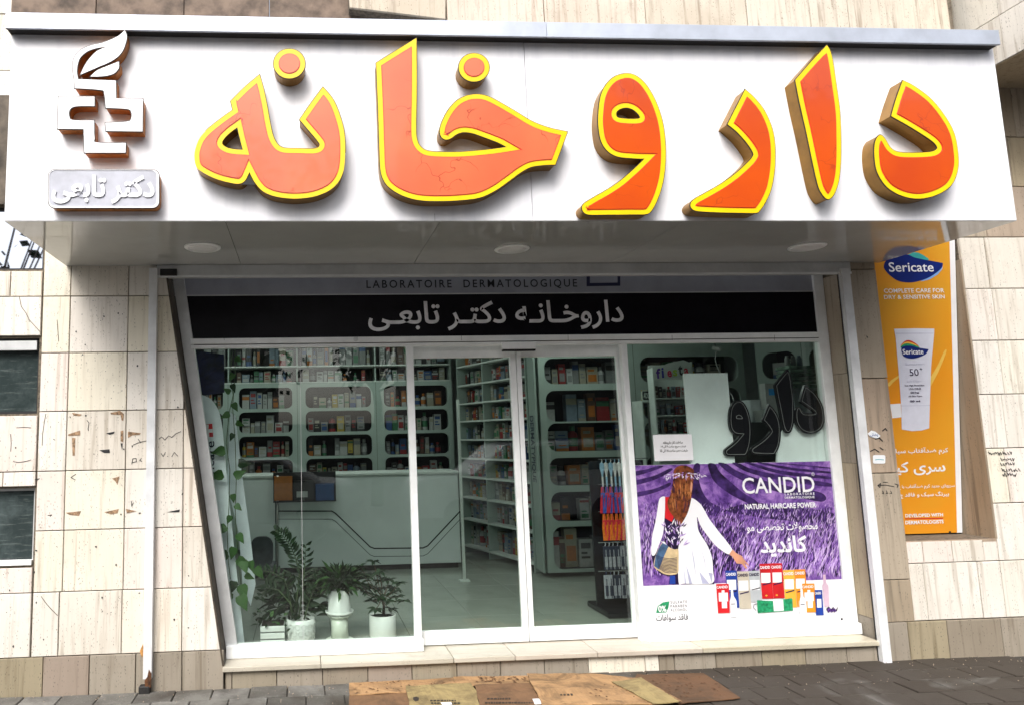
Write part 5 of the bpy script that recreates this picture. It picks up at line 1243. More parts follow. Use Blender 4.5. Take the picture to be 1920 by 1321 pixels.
for i in range(3):
    o = lathe('jar', [(0.022,0),(0.022,0.07),(0.014,0.08),(0.014,0.095)], (sx0+0.06+i*0.06, 1.4, zb0+0.219), PM[('white', 'grey', 'pale blue')[i]], None, n=12); tag(o, '%s jar on top of the piled green packs' % ('small white', 'small grey', 'small pale blue')[i], 'jar')
# cable and little camera above the tall board
cb = thing('wall_camera', 'small white camera with a hanging white cable above the tall board', 'camera', (PX(1342, 655, 0.32), 0.32, PZ(1342, 655, 0.32)))
pts = [P(1343, 659, 0.32), P(1341, 672, 0.31), P(1343, 683, 0.31), P(1350, 700, 0.31)]
tube('cable', pts, 0.0035, PM['white'], cb); c1 = P(1341, 653, 0.32); tube('camera_body', [c1+Vector((-0.025, 0, 0.008)), c1+Vector((0.028, -0.03, -0.01))], 0.016, PM['white'], cb, n=12)
tube('bracket', [c1+Vector((0, 0, 0.01)), c1+Vector((0, 0, 0.06))], 0.006, PM['grey'], cb)
cb2 = tube('cable', [P(1369, 736, 0.25), P(1373, 742, 0.25), P(1376, 752, 0.25)], 0.0035, PM['white'], None); tag(cb2, 'short curved white cable end beside the tall board', 'cable')
# display stand with coloured letters
fs = thing('display_stand', 'white display stand with big coloured letters on its header and three packed shelves', 'display stand', (0, 0, 0))
YFS = 1.75
q0 = P(1238, 860, YFS); q1x = PX(1289, 780, YFS)
fs.location = (q0.x, YFS, ZS); fs.rotation_euler = (0, 0, R_(-14)); OFF[fs.name] = Vector(fs.location)
wf_ = (q1x-q0.x)*1.03+0.03
Mf = Matrix.Translation(fs.location) @ Matrix.Rotation(R_(-14), 4, 'Z')
fz = lambda v: PZ(1262, v, YFS)-ZS
EDG2 = plain('display_white', (0.50,0.56,0.52), 0.4, mottle=0.06)
box('back_panel', 0, wf_, 0.24, 0.25, 0, fz(680), EDG2, fs, local=True); box('side_panel', -0.012, 0, 0, 0.25, 0, fz(688), EDG2, fs, local=True); box('side_panel', wf_, wf_+0.012, 0, 0.25, 0, fz(680), EDG2, fs, local=True)
hd = [(0, fz(712)), (wf_, fz(712)), (wf_, fz(682)), (wf_*0.8, fz(676)), (wf_*0.4, fz(681)), (0, fz(692))]
v, f, nf = prism_vf(hd, [], -0.004, 0.006); mobj('header', v, f, EDG2, fs, local=True)
for i, (ch, cname) in enumerate((('f', (0.10,0.02,0.30)), ('i', (0.04,0.03,0.35)), ('e', (0.55,0.01,0.08)), ('s', (0.35,0.55,0.05)), ('t', (0.03,0.03,0.03)), ('a', (0.55,0.02,0.05)))):
    xa = wf_*(0.05+0.15*i); tall = ch in 'fit'
    lettering(ch, None, -0.0045, plain('letter_ink_%d' % i, cname, 0.4), fs, bold=0.03, xz=(xa, xa+wf_*(0.06 if ch == 'i' else 0.12), fz(709)+0.006*i, (fz(690) if tall else fz(697))+0.006*i), local=True)
for k, (vb_, vt_) in enumerate(((745, 716), (777, 750), (812, 782), (846, 818))):
    box('shelf_board', 0, wf_, 0, 0.239, fz(vb_)-0.012, fz(vb_), EDG2, fs, local=True)
    fill(Mf, 0, wf_, fz(vb_), fz(vt_)-fz(vb_), '%s shelf of coloured-letter display stand' % ['top', 'second', 'third', 'lowest'][k], cols=['white', 'grey', 'black', 'brown', 'pale blue', 'red', 'cream'], dens=1, y=0.02, wmin=0.03, wmax=0.045, hmin=0.6)
ds = thing('small_display_stand', 'low display stand with a black framed name sign left of the coloured letters', 'display stand', (PX(1202, 800, YFS+0.25), YFS+0.25, ZS))
ya = YFS+0.25
a, b, c, e = rpx(1203, 750, 1234, 753, ya); box('top_board', a, b, ya, ya+0.22, c, e, EDG2, ds); box('upright', a, a+0.012, ya+0.001, ya+0.219, ZS, c-0.0005, EDG2, ds); box('upright', b-0.012, b, ya+0.001, ya+0.219, ZS, c-0.0005, EDG2, ds)
s0 = thing('framed_sign', 'small black sign with white rounded frame and capital letters on the low stand', 'sign', (PX(1214, 746, ya), ya+0.02, e+0.001))
sa_, sb_, sc_, se_ = rpx(1203, 728, 1224, 747, ya+0.02)
sh = se_-sc_; sc_ = e+0.001; se_ = sc_+sh
v, f, nf = prism_vf(rrect(sa_, sc_, sb_, se_, 0.02), [], ya+0.02, ya+0.03); mobj('sign_board', v, f, EDG2, s0); v, f, nf = prism_vf(rrect(sa_+0.008, sc_+0.008, sb_-0.008, se_-0.008, 0.014), [], ya+0.018, ya+0.0195); mobj('sign_face', v, f, BLK, s0)
lettering('ADDA', None, ya+0.0178, EDG2, s0, bold=0.03, xz=(sa_+0.018, sb_-0.018, sc_+0.025, se_-0.025))
for i in range(3):
    o = lathe('gold_figurine', [(0.012,0),(0.006,0.02),(0.010,0.05),(0.004,0.09),(0.009,0.11)], (PX(1209+i*5, 720, ya), ya+0.08, e+0.001+(0.0 if i > 2 else 0)), PM['yellow'], None, n=8); tag(o, 'thin gold bottle behind the framed sign, %s of three' % ('left', 'middle', 'right')[i], 'bottle')
for i, (ux, dz) in enumerate(((1227, 0.04), (1230, 0.05), (1232, 0.035))):
    o = lathe('jar', [(0.012,0),(0.012,dz),(0.006,dz+0.012)], (PX(ux, 745, ya), ya+0.05+0.03*i, e+0.001), PM[('grey', 'white', 'pale blue')[i]], None, n=10); tag(o, 'tiny %s jar right of the framed sign on the low stand' % ('grey', 'white', 'blue')[i], 'jar')
# rack of hanging brushes just inside the right door
YR = G(1160, 1150, ZS).y
hr = thing('hanging_rack', 'tall dark rack with rows of colourful packs hanging on pegs inside the right door', 'rack', (PX(1160, 1000, YR), YR, ZS))
a = PX(1112, 1000, YR+0.12); b = PX(1215, 1000, YR+0.12)
box('rack_board', a, b, YR+0.12, YR+0.14, ZS+0.05, PZ(1160, 862, YR+0.12), BLK, hr); box('rack_base', a-0.02, b+0.03, YR-0.15, YR+0.3, ZS, ZS+0.05, BLK, hr, bevel=0.01)
HM = {k: plain('hung_'+k.replace(' ', '_'), c, 0.3, mottle=0.15, msc=60) for k, c in {'pale blue': (0.35,0.58,0.78), 'white': (0.8,0.8,0.8), 'red': (0.75,0.03,0.06), 'blue': (0.05,0.12,0.55), 'orange': (0.85,0.20,0.02), 'black': (0.02,0.025,0.05), 'grey': (0.35,0.36,0.4)}.items()}
rowsH = [(862, 912, 'pale blue', 'white', 'white and light blue'), (909, 962, 'red', 'blue', 'red and blue'), (960, 1013, 'orange', 'red', 'orange'), (1018, 1072, 'black', 'grey', 'dark'), (1072, 1126, 'grey', 'black', 'silver and black')]
for k, (v0, v1, cA, cB, nm_) in enumerate(rowsH):
    zt, zb_2 = PZ(1150, v0, YR), PZ(1150, v1, YR); H = zt-zb_2
    tube('peg_bar', [(PX(1122, v0, YR), YR, zt+0.012), (b-0.01, YR, zt+0.012)], 0.004, PM['grey'], hr, n=6)
    for i in range(7):
        x = PX(1129+k*2+i*8.2+RP.uniform(-1, 1), (v0+v1)/2, YR); w2 = 0.017
        mb = MB(); tl_ = RP.uniform(-0.02, 0.02); cc1 = RP.choice([cA, cA, cB])
        v, f = tube_vf([(0, 0, 0.014), (0.004, 0, 0.0), (0, 0, -0.02)], 0.004, 6); mb.add(v, f, 1)
        if k == 0: v, f = lathe_vf([(0.004,-H*0.95),(0.007,-H*0.55),(0.012,-H*0.42),(0.020,-H*0.3),(0.018,-H*0.12),(0.005,-0.015)], 0, 0, 0, 10); mb.add(v, f, 0); v, f = lathe_vf([(0.008,-H*0.97),(0.008,-H*0.6)], 0, 0, 0, 8); mb.add(v, f, 1)
        elif k in (1, 2):
            for s_ in (-1, 0, 1): v, f = tube_vf([(s_*0.003, 0, -0.01), (s_*0.012, 0.003*s_, -H*0.5), (s_*0.02+tl_, -0.004, -H*0.97)], 0.008, 6, 0.013); mb.add(v, f, 0 if s_ else 1)
            v, f = boxvf(-0.018, 0.018, -0.010, -0.006, -H*0.42, -H*0.25); mb.add(v, f, 1)
        else:
            v, f = boxvf(-0.019, 0.019, -0.008, 0.004, -H*0.9, -0.02); mb.add(v, f, 0); v, f = boxvf(-0.012, 0.012, -0.012, -0.008, -H*0.8, -H*0.45); mb.add(v, f, 1)
            v, f = boxvf(-0.003, 0.003, -0.014, -0.012, -H*0.88, -H*0.2); mb.add(v, f, 1)
        o = mb.build('hanging_pack', [HM[cc1], HM[cB if cc1 == cA else cA]], None, local=True)
        o.location = (x, YR, zt); OFF[o.name] = Vector(o.location)
        tag(o, '%s item in the %s row of the dark rack, %s from left' % (nm_, ['top', 'second', 'third', 'fourth', 'lowest'][k], ['first', 'second', 'third', 'fourth', 'fifth', 'sixth', 'seventh'][i]), 'hanging item', 'items hanging on the dark rack')

# ================================================================== LEFT WINDOW THINGS
YT = 0.36
PALEB = plain('pale_blue_board', (0.76,0.82,0.86), 0.4, mottle=0.05)
tb = thing('round_topped_banner', 'pale blue round-topped board with red and white cross beside the slanted frame', 'banner', (PX(410, 1000, YT), YT, ZS))
bz = lambda u, v: (PX(u, v, YT), PZ(u, v, YT))
prism('banner_board', spline([(352,735,1),(372,738),(390,744),(403,757),(412,777),(417,805),(421,850),(426,900,1),(440,1040,1),(459,1214,1),(400,1214,1)], 4), YT, 0.02, PALEB, tb)
flat('red_square', [(381,795),(398,793),(400,818),(384,819)], pcol['red'], tb, 1, Y=YT)
flat('white_cross', [(387,795),(391,795),(391,803.5),(398.5,803),(399,810),(392,810),(392.5,818.5),(388,818.5),(387.5,811),(382.5,811),(382,804),(387,804)], WHITEP, tb, 2, Y=YT)
lettering('dencare', (386, 826, 402, 915), YT, NAVY, tb, rot=90, bold=0.01)
o = prism('slanted_board', [(425,905),(432,772),(441,778),(455,900),(470,1010),(479,1095),(470,1135),(455,1100),(448,1000)], 0.62, 0.02, PALEB); tag(o, 'narrow slanted bluish board behind the hanging vine', 'board')
o = prism('blue_poster', [(355,655),(420,664),(421,735),(375,742),(350,740)], 0.85, 0.004, plain('dark_blue_print', (0.010,0.012,0.07), 0.3, mottle=0.5, msc=8)); tag(o, 'dark blue poster in the upper left corner of the window', 'poster')
# office chair back behind the counter end
ch = thing('office_chair', 'dark grey rounded chair in front of the left end of the counter', 'chair', (PX(492, 1060, 2.6), 2.6, ZS))
zc0 = PZ(492, 1062, 2.6); zc1 = PZ(492, 1005, 2.6); xa, xb = PX(470, 1030, 2.6), PX(512, 1030, 2.6)
CHM = plain('dark_upholstery', (0.05,0.055,0.06), 0.7, mottle=0.2)
prism2('backrest', rrect(xa, zc0, xb, zc1, 0.09, 6), 2.6, 0.05, CHM, ch, bevel=0.01); box('seat', xa-0.02, xb+0.02, 2.66, 3.05, zc0-0.08, zc0-0.01, CHM, ch, bevel=0.02)
tube('gas_post', [((xa+xb)/2, 2.85, ZS+0.08), ((xa+xb)/2, 2.85, zc0-0.08)], 0.025, PM['grey'], ch)
for i in range(5):
    an = i*1.2566; tube('foot', [((xa+xb)/2, 2.85, ZS+0.09), ((xa+xb)/2+0.22*math.cos(an), 2.85+0.22*math.sin(an), ZS+0.03)], 0.016, PM['black'], ch, n=6)

# ------------------------------------------------------------------ shelf stock past the countable ones
if REST:
    mb = MB(); mats = []; 
    for me, ms in REST.values():
        idx = []
        for m_ in me.materials:
            if m_ not in mats: mats.append(m_)
            idx.append(mats.index(m_))
        for M in ms:
            n = len(mb.v); mb.v += [tuple(M @ q.co) for q in me.vertices]
            for p in me.polygons: mb.f.append(tuple(i+n for i in p.vertices)); mb.m.append(idx[p.material_index])
    o = mb.build('shelf_stock', mats); tag(o, 'more cartons and bottles packed on the shelves of the pharmacy', 'shelf stock', kind='stuff')
# ================================================================== PLANTS
LF = plain('dark_green_leaf', (0.009,0.028,0.008), 0.6, spec=0.25, mottle=0.4, msc=30); LF2 = plain('mid_green_leaf', (0.030,0.085,0.016), 0.55, spec=0.3, mottle=0.35, msc=30); STEM = plain('green_stem', (0.05,0.085,0.03), 0.5, mottle=0.3); BARK = plain('brown_stem', (0.07,0.045,0.025), 0.8, mottle=0.4); SOIL = plain('soil', (0.02,0.014,0.01), 0.95, mottle=0.4, msc=60)
CER = plain('white_ceramic', (0.70,0.72,0.70), 0.25, mottle=0.03); CERG = plain('greenish_ceramic', (0.60,0.64,0.56), 0.3, mottle=0.04)
def leafmesh(name, prof, fold, droop, mat):
    """a leaf 1 long and 1 wide: mid rib along +x, two folded halves"""
    v = []; f = []; n = len(prof)
    for i, w_ in enumerate(prof):
        x = i/(n-1); z = -droop*x*x
        v += [(x, -w_/2, z+fold*w_), (x, 0, z), (x, w_/2, z+fold*w_)]
    for i in range(n-1):
        a = 3*i; f += [(a, a+1, a+4, a+3), (a+1, a+2, a+5, a+4)]
    me = bpy.data.meshes.new(name); me.from_pydata(v, [], f); me.materials.append(mat)
    for p in me.polygons: p.use_smooth = True
    return me
LANCE = [leafmesh('leaf', [0.15,0.6,1.0,0.7,0.02], 0.15, d, m) for d, m in ((0.15, LF), (0.35, LF), (0.2, LF2))]
OVAL = [leafmesh('leaf', [0.1,0.75,1.0,0.85,0.45,0.02], 0.12, d, m) for d, m in ((0.1, LF), (0.3, LF), (0.2, LF2))]
HEART = [leafmesh('leaf', [0.7,1.0,0.9,0.6,0.3,0.02], 0.10, d, m) for d, m in ((0.1, LF2), (0.35, LF), (0.2, LF2))]
rp = random.Random(8)
def put_leaf(par, me, pos, d, L, W_, roll=0.0, up=Vector((0, 0, 1))):
    d = Vector(d).normalized(); y = up.cross(d)
    if y.length < 0.05: y = Vector((1, 0, 0)).cross(d)
    y.normalize(); z = d.cross(y)
    M = Matrix((d, y, z)).transposed().to_4x4() @ Matrix.Rotation(roll, 4, 'X') @ Matrix.Diagonal((L, W_, L, 1))
    o = bpy.data.objects.new('leaf', me); C.objects.link(o); o.parent = par
    o.matrix_local = Matrix.Translation(Vector(pos)-OFF[par.name]) @ M
    return o
YPOT = G(716, 1197, ZS).y
Lx = lambda u, v, Y: P(u, v, Y)
# 1 square white planter with ivy
yq = YPOT
pl1 = thing('potted_plant', 'small trailing plant in a square white ribbed planter at the far left of the window', 'potted plant', (PX(511, 1190, yq), yq, ZS))
xa, xb, zt = PX(488, 1190, yq-0.09), PX(534, 1190, yq-0.09), PZ(511, 1172, yq-0.09)
for i in range(3):
    h = (zt-ZS)/3; mobj('planter_band', *boxvf(xa, xb, yq-0.09, yq+0.10, ZS+0.001+i*h+(0 if i == 0 else 0.004), ZS+(i+1)*h-0.004), CER, pl1, bevel=0.004)
box('planter_core', xa+0.005, xb-0.005, yq-0.085, yq+0.095, ZS+0.004, zt-0.008, PM['grey'], pl1); box('soil', xa+0.008, xb-0.008, yq-0.08, yq+0.09, zt-0.0035, zt-0.001, SOIL, pl1)
for i in range(46):
    x = rp.uniform(xa-0.05, xb+0.05); y = yq+rp.uniform(-0.13, 0.1); z = zt+rp.uniform(-0.02, 0.10)
    put_leaf(pl1, rp.choice(OVAL), (x, y, z), (rp.uniform(-1, 1), rp.uniform(-1, 0.3), rp.uniform(-0.3, 0.7)), rp.uniform(0.03, 0.06), rp.uniform(0.02, 0.035), rp.uniform(-1, 1))
# 2 textured round pot with the tall feathery plant
c2 = P(564, 1180, yq)
pl2 = thing('potted_plant', 'tall arching plant with paired leaflets in a round white pot with a ring pattern', 'potted plant', (c2.x, yq, ZS))
r_ = (PX(591, 1180, yq)-PX(537, 1180, yq))/2; h_ = PZ(564, 1157, yq)-ZS
pt = lathe('pot', [(r_*0.80,0.001),(r_*0.88,h_*0.05),(r_*0.99,h_*0.4),(r_,h_*0.75),(r_*0.96,h_),(r_*0.90,h_),(r_*0.90,h_*0.9)], (c2.x, yq, ZS), CER, pl2)
lathe('soil', [(r_*0.9,h_*0.85),(r_*0.9,h_*0.87)], (c2.x, yq, ZS), SOIL, pl2, n=20)
for k in range(14):
    for j in range(3):
        an = (k+0.5*(j % 2))*2*math.pi/14; zz_ = h_*(0.25+0.25*j); R2 = r_*(0.965 if j == 0 else 1.0)+0.001
        pts = [(c2.x+R2*math.cos(an+0.17*math.cos(t)), yq+R2*math.sin(an+0.17*math.cos(t)), ZS+zz_+0.018*math.sin(t)) for t in [i*math.pi/4 for i in range(9)]]
        tube('pot_ring', pts, 0.0022, CER, pt, n=4)
stems = [[(554,1160),(557,1120),(562,1070),(552,1039),(543,1019),(530,1003),(515,992)], [(560,1160),(566,1110),(570,1075),(572,1050),(574,1020)], [(548,1160),(542,1110),(533,1085),(512,1072),(490,1068)], [(570,1160),(582,1120),(596,1090),(606,1075)], [(552,1160),(545,1130),(522,1105),(500,1100),(488,1120)]]
for si, s_ in enumerate(stems):
    pts = [P(u, v, yq-0.02*si+0.02) for u, v in s_]; tube('stem', pts, 0.006, STEM, pl2, n=6, r2=0.002)
    tot = 30 if si == 0 else 16
    for k in range(tot):
        t = (0.38 if si == 0 else 0.3)+(0.62 if si == 0 else 0.7)*k/(tot-1); fi = t*(len(pts)-1); i = min(int(fi), len(pts)-2); p_ = pts[i].lerp(pts[i+1], fi-i); d_ = (pts[i+1]-pts[i]).normalized()
        side = Vector((d_.z, 0, -d_.x))*(1 if k % 2 else -1)
        put_leaf(pl2, rp.choice(LANCE[:2]), p_, side+d_*0.55+Vector((0, rp.uniform(-0.4, 0.4), 0)), rp.uniform(0.065, 0.085)*(1 if t < 0.85 else 0.65), 0.027, rp.uniform(-0.5, 0.5), up=Vector((0, -1, 0)))
for i in range(130):
    an = rp.uniform(-0.2, 3.3); R3 = rp.uniform(0.02, 0.17); b_ = Vector((c2.x+R3*math.cos(an)*1.2-0.03, yq+0.08+rp.uniform(-0.1, 0.12), ZS+h_+rp.uniform(0.0, 0.30)))
    put_leaf(pl2, rp.choice(OVAL[:2]), b_, (math.cos(an), rp.uniform(-0.6, 0.4), rp.uniform(-0.7, 0.6)), rp.uniform(0.08, 0.14), rp.uniform(0.04, 0.065), rp.uniform(-1, 1))
# 3 spiky plant on a pedestal
c3 = P(637, 1180, yq)
ped = thing('plant_pedestal', 'pale round pedestal with wide foot and top plate holding the spiky plant', 'pedestal', (c3.x, yq, ZS))
rr_ = PX(655, 1180, yq)-c3.x; ztp = PZ(636, 1151, yq)-ZS
lathe('pedestal_foot', [(rr_*1.42,0.001),(rr_*1.45,0.012),(rr_*1.1,0.022)], (c3.x, yq, ZS), CERG, ped); lathe('pedestal_column', [(rr_*0.92,0.023),(rr_*0.86,ztp*0.5),(rr_*0.9,ztp-0.02)], (c3.x, yq, ZS), CERG, ped)
lathe('pedestal_plate', [(rr_*0.95,ztp-0.019),(rr_*1.25,ztp-0.004),(rr_*1.28,ztp)], (c3.x, yq, ZS), CERG, ped)
pl3 = thing('potted_plant', 'bushy plant with pointed leaves in a white pot and saucer on the pedestal', 'potted plant', (c3.x, yq, ZS+ztp))
z3 = ZS+ztp+0.001
lathe('saucer', [(rr_*1.1,0),(rr_*1.45,0.015),(rr_*1.5,0.03),(rr_*1.42,0.03),(rr_*1.1,0.012)], (c3.x, yq, z3), CER, pl3)
h3 = PZ(636, 1104, yq)-z3; lathe('pot', [(rr_*1.22,0.013),(rr_*1.22,0.02),(rr_*1.05,h3),(rr_*0.98,h3),(rr_*0.98,h3-0.02)], (c3.x, yq, z3), CER, pl3); lathe('soil', [(rr_*0.98,h3-0.03),(rr_*0.98,h3-0.025)], (c3.x, yq, z3), SOIL, pl3, n=18)
for i in range(240):
    an = rp.uniform(0, 2*math.pi); el = rp.uniform(-0.35, 1.35); R3 = rp.uniform(0.0, 0.14)*math.cos(max(el, 0)*0.8)
    b_ = Vector((c3.x+R3*math.cos(an)*1.25, yq+R3*math.sin(an)*0.8, z3+h3+0.01+rp.uniform(-0.02, 0.09)))
    put_leaf(pl3, rp.choice(LANCE), b_, (math.cos(an)*math.cos(el), math.sin(an)*math.cos(el)*0.8, math.sin(el)), rp.uniform(0.09, 0.14), rp.uniform(0.022, 0.034), rp.uniform(-0.8, 0.8))
# 4 small umbrella tree in a cylinder pot
c4 = P(718, 1190, yq)
pl4 = thing('potted_plant', 'small umbrella tree with clustered leaves in a plain white cylinder pot', 'potted plant', (c4.x, yq, ZS))
r4 = (PX(743, 1180, yq)-PX(693, 1180, yq))/2; h4 = PZ(718, 1150, yq)-ZS
lathe('pot', [(r4*0.93,0.012),(r4,0.03),(r4,h4*0.97),(r4*0.98,h4),(r4*0.92,h4),(r4*0.92,h4*0.9)], (c4.x, yq, ZS), CER, pl4); lathe('pot_foot', [(r4*0.85,0.001),(r4*0.85,0.0115)], (c4.x, yq, ZS), DARKM, pl4); lathe('soil', [(r4*0.92,h4*0.88),(r4*0.92,h4*0.9)], (c4.x, yq, ZS), SOIL, pl4, n=18)
tube('trunk', [P(719, 1150, yq), P(720, 1135, yq), P(716, 1120, yq)], 0.012, BARK, pl4, n=8, r2=0.008)
tips = [(701,1046),(676,1057),(665,1090),(684,1075),(700,1070),(712,1066),(730,1080),(748,1087),(724,1095),(705,1098),(735,1105),(757,1120),(745,1112),(690,1105),(697,1120),(712,1112),(728,1122),(680,1095),(716,1082),(740,1096),(705,1135),(733,1135)]
for i, (u, v) in enumerate(tips):
    yy = yq+rp.uniform(-0.10, 0.10); t_ = P(u, v+6, yy); b_ = P(717+rp.uniform(-2, 2), 1122+rp.uniform(-8, 8), yq)
    tube('branch', [b_, b_.lerp(t_, 0.5)+Vector((0, 0, -0.012)), t_], 0.0028, BARK, pl4, n=5)
    for k in range(7):
        an = k*0.9+rp.uniform(-0.2, 0.2); put_leaf(pl4, rp.choice(OVAL[:2]), t_, (math.cos(an), math.sin(an)*0.9, rp.uniform(-0.25, 0.45)), rp.uniform(0.055, 0.085), 0.034, rp.uniform(-0.4, 0.4))
# 5 vine hanging inside the slanted frame
yv = 0.31
vn = thing('hanging_vine', 'vine with heart-shaped leaves hanging along the left end of the window', 'vine', tuple(P(432, 660, yv)))
for s_ in ([(436,652),(432,700),(437,740),(430,770),(424,830),(431,880),(429,950),(426,1000),(428,1050),(432,1085)], [(440,652),(441,700),(436,760),(441,830),(443,900),(441,960),(444,1010),(448,1060),(452,1095)]):
    tube('vine_stem', [P(u, v, yv+rp.uniform(-0.01, 0.01)) for u, v in s_], 0.003, STEM, vn, n=5)
VL = [(437,755,13,-60),(431,775,14,200),(443,790,12,-30),(438,812,11,240),(422,843,19,190),(447,866,18,-10),(418,886,20,200),(440,893,17,30),(436,925,12,-80),(441,945,12,-40),(432,965,12,250),(424,985,17,220),(445,1000,15,-50),(440,1025,17,250),(427,1035,22,200),(446,1045,20,-40),(455,1050,18,-70),(424,1072,20,210),(438,1088,18,260),(452,1095,20,-70),(430,1108,22,240),(449,1115,22,-60),(470,1050,16,-80),(480,1062,18,-60),(438,700,12,240),(434,720,12,-60),(441,670,12,-30),(432,735,11,150),(460,1075,14,-30)]
for u, v, s_, a in VL:
    p_ = P(u, v, yv-0.012+rp.uniform(-0.012, 0.008)); an = R_(a); L = s_*0.0056
    put_leaf(vn, rp.choice(HEART), p_, (math.cos(an), rp.uniform(-0.35, 0.0), math.sin(an)), L, L*0.75, rp.uniform(-0.5, 0.5), up=Vector((0, -1, 0)))

# ================================================================== CARDBOARD
def cbm(name, col, dirt):
    m, t, b = nodes(name); v = _coord(t, (1,1,1))
    c = _mix(t, _ramp(t, _noise(t, 5, 8, 0.7, v, 0.8), [(0.42, (0,0,0)), (0.66, (dirt,)*3)]), col, (0.06,0.035,0.018))
    st = _noise(t, 1, 2, 0.5, _coord(t, (140,3,1))); c = _mix(t, 0.12, c, _ramp(t, st, [(0.4, tuple(q*0.6 for q in col)), (0.6, tuple(min(1, q*1.2) for q in col))]))
    t.links.new(c, b.inputs['Base Color']); b.inputs['Roughness'].default_value = 0.85; _bump(t, b, st, 0.3, 0.002); return m
CB = [cbm('cardboard_tan', (0.40,0.235,0.11), 0.85), cbm('cardboard_olive', (0.33,0.25,0.11), 0.75), cbm('cardboard_brown', (0.19,0.10,0.048), 0.9), cbm('cardboard_dark', (0.13,0.065,0.03), 0.9)]
Zk = lambda pts: zc(pts, 640, 1200, 2.526)
def card(label, pts, z, mi, curl=0.0):
    w_ = [G(u, v, z) for u, v in Zk(pts)]; w_ = [Vector((p.x, min(p.y, -0.006), p.z+(curl if i == 0 else 0))) for i, p in enumerate(w_)]
    n = len(w_); a = sum(w_[i].x*w_[(i+1) % n].y-w_[(i+1) % n].x*w_[i].y for i in range(n))
    if a < 0: w_.reverse()
    # ragged edge: split the sides with small jitters
    q = []
    for i in range(n):
        p0, p1 = w_[i], w_[(i+1) % n]; k = max(1, int((p1-p0).length/0.06))
        for j in range(k):
            s_ = p0.lerp(p1, j/k); q.append(Vector((s_.x+(rp.uniform(-0.004, 0.004) if j else 0), min(-0.004, s_.y+(rp.uniform(-0.004, 0.004) if j else 0)), s_.z+rp.uniform(0, 0.006))))
    n = len(q); tr = geometry.tessellate_polygon([[Vector((p.x, p.y, 0)) for p in q]])
    f = []
    for t in tr:
        A, B, D = q[t[0]], q[t[1]], q[t[2]]
        t = tuple(t) if (B.x-A.x)*(D.y-A.y)-(D.x-A.x)*(B.y-A.y) > 0 else (t[0], t[2], t[1]); f.append(t); f.append((t[2]+n, t[1]+n, t[0]+n))
    for i in range(n): j = (i+1) % n; f.append((i, j, j+n, i+n)[::-1])
    o = mobj('cardboard_sheet', q+[p-Vector((0, 0, 0.005)) for p in q], f, CB[mi]); return tag(o, label, 'cardboard', 'flattened cardboard on the pavement')
card('brown cardboard sheet at the bottom left of the pile, darker than its neighbours', [(40,240),(330,225),(345,380),(35,380)], 0.010, 2)
card('long tan cardboard flap against the step at the left end of the pile', [(38,203),(528,177),(545,222),(310,244),(40,258)], 0.017, 0)
card('olive cardboard sheet with a dark round spot, second along the bottom', [(305,215),(612,199),(640,240),(668,380),(335,380)], 0.025, 1)
card('narrow orange-tan cardboard strip lying against the step', [(530,173),(900,166),(905,205),(620,214),(542,208)], 0.016, 0)
card('wide brown cardboard sheet with printed lines and a white label', [(630,208),(900,200),(985,380),(672,380)], 0.024, 2)
card('large crumpled tan cardboard sheet right of the middle of the pile', [(878,164),(1180,158),(1425,180),(1612,286),(1480,302),(1190,300),(1160,380),(990,380)], 0.032, 0, 0.01)
card('dark brown cardboard sheet at the right end of the pile', [(1400,162),(1715,154),(1890,272),(1600,300),(1380,220)], 0.012, 3)
card('small loose tan cardboard strip on the large crumpled sheet', [(1280,195),(1420,176),(1600,288),(1480,300)], 0.041, 1)
def gflat(name, pts, z, mat, par=None, label=None, cat=None):
    w_ = [G(u, v, z) for u, v in Zk(pts)]; n = len(w_); a = sum(w_[i].x*w_[(i+1) % n].y-w_[(i+1) % n].x*w_[i].y for i in range(n))
    if a < 0: w_.reverse()
    o = mobj(name, [p for p in w_]+[p-Vector((0, 0, 0.0015)) for p in w_], [tuple(range(n))]+[((i+1) % n, i, i+n, (i+1) % n+n) for i in range(n)], mat, par)
    return tag(o, label, cat) if label else o
gflat('paper_scrap', [(905,275),(955,273),(968,298),(916,300)], 0.0305, WHITEP, None, 'small white paper label lying on the brown cardboard', 'paper')
gflat('paper_scrap', [(470,292),(520,290),(525,301),(478,303)], 0.0315, WHITEP, None, 'white torn scrap on the olive cardboard', 'paper')
CI = plain('card_print', (0.03,0.02,0.015), 0.8, mottle=0.2)
cs = {o['label'][:12]: o for o in C.objects if o.name.startswith('cardboard_sheet')}
def onto(pref): return [o for o in C.objects if o.name.startswith('cardboard_sheet') and o['label'].startswith(pref)][0]
for j, (pref, x0, x1, y, z) in enumerate((('olive', 420, 545, 280, 0.031), ('olive', 425, 550, 292, 0.031), ('wide brown', 690, 800, 271, 0.030), ('wide brown', 680, 900, 290, 0.030))):
    o = onto(pref); x = x0
    while x < x1: w_ = rp.uniform(6, 14); gflat('printed_mark', [(x, y), (x+w_, y-0.5), (x+w_+1, y+5), (x+1, y+6)], z, CI, o); x += w_+4
o = onto('large'); gflat('printed_mark', [(1020,236),(1095,232),(1100,238),(1026,242)], 0.0385, CI, o)
for x in (1032, 1048, 1066, 1082): gflat('printed_mark', [(x, 246), (x+10, 245), (x+16, 258), (x+5, 259)], 0.0385, CI, o)
gflat('printed_mark', [(340,268),(355,264),(368,270),(366,282),(350,286),(340,278)], 0.0315, CI, onto('olive'))
DEB = plain('torn_card_flakes', (0.10,0.045,0.02), 0.9, mottle=0.4, msc=50)
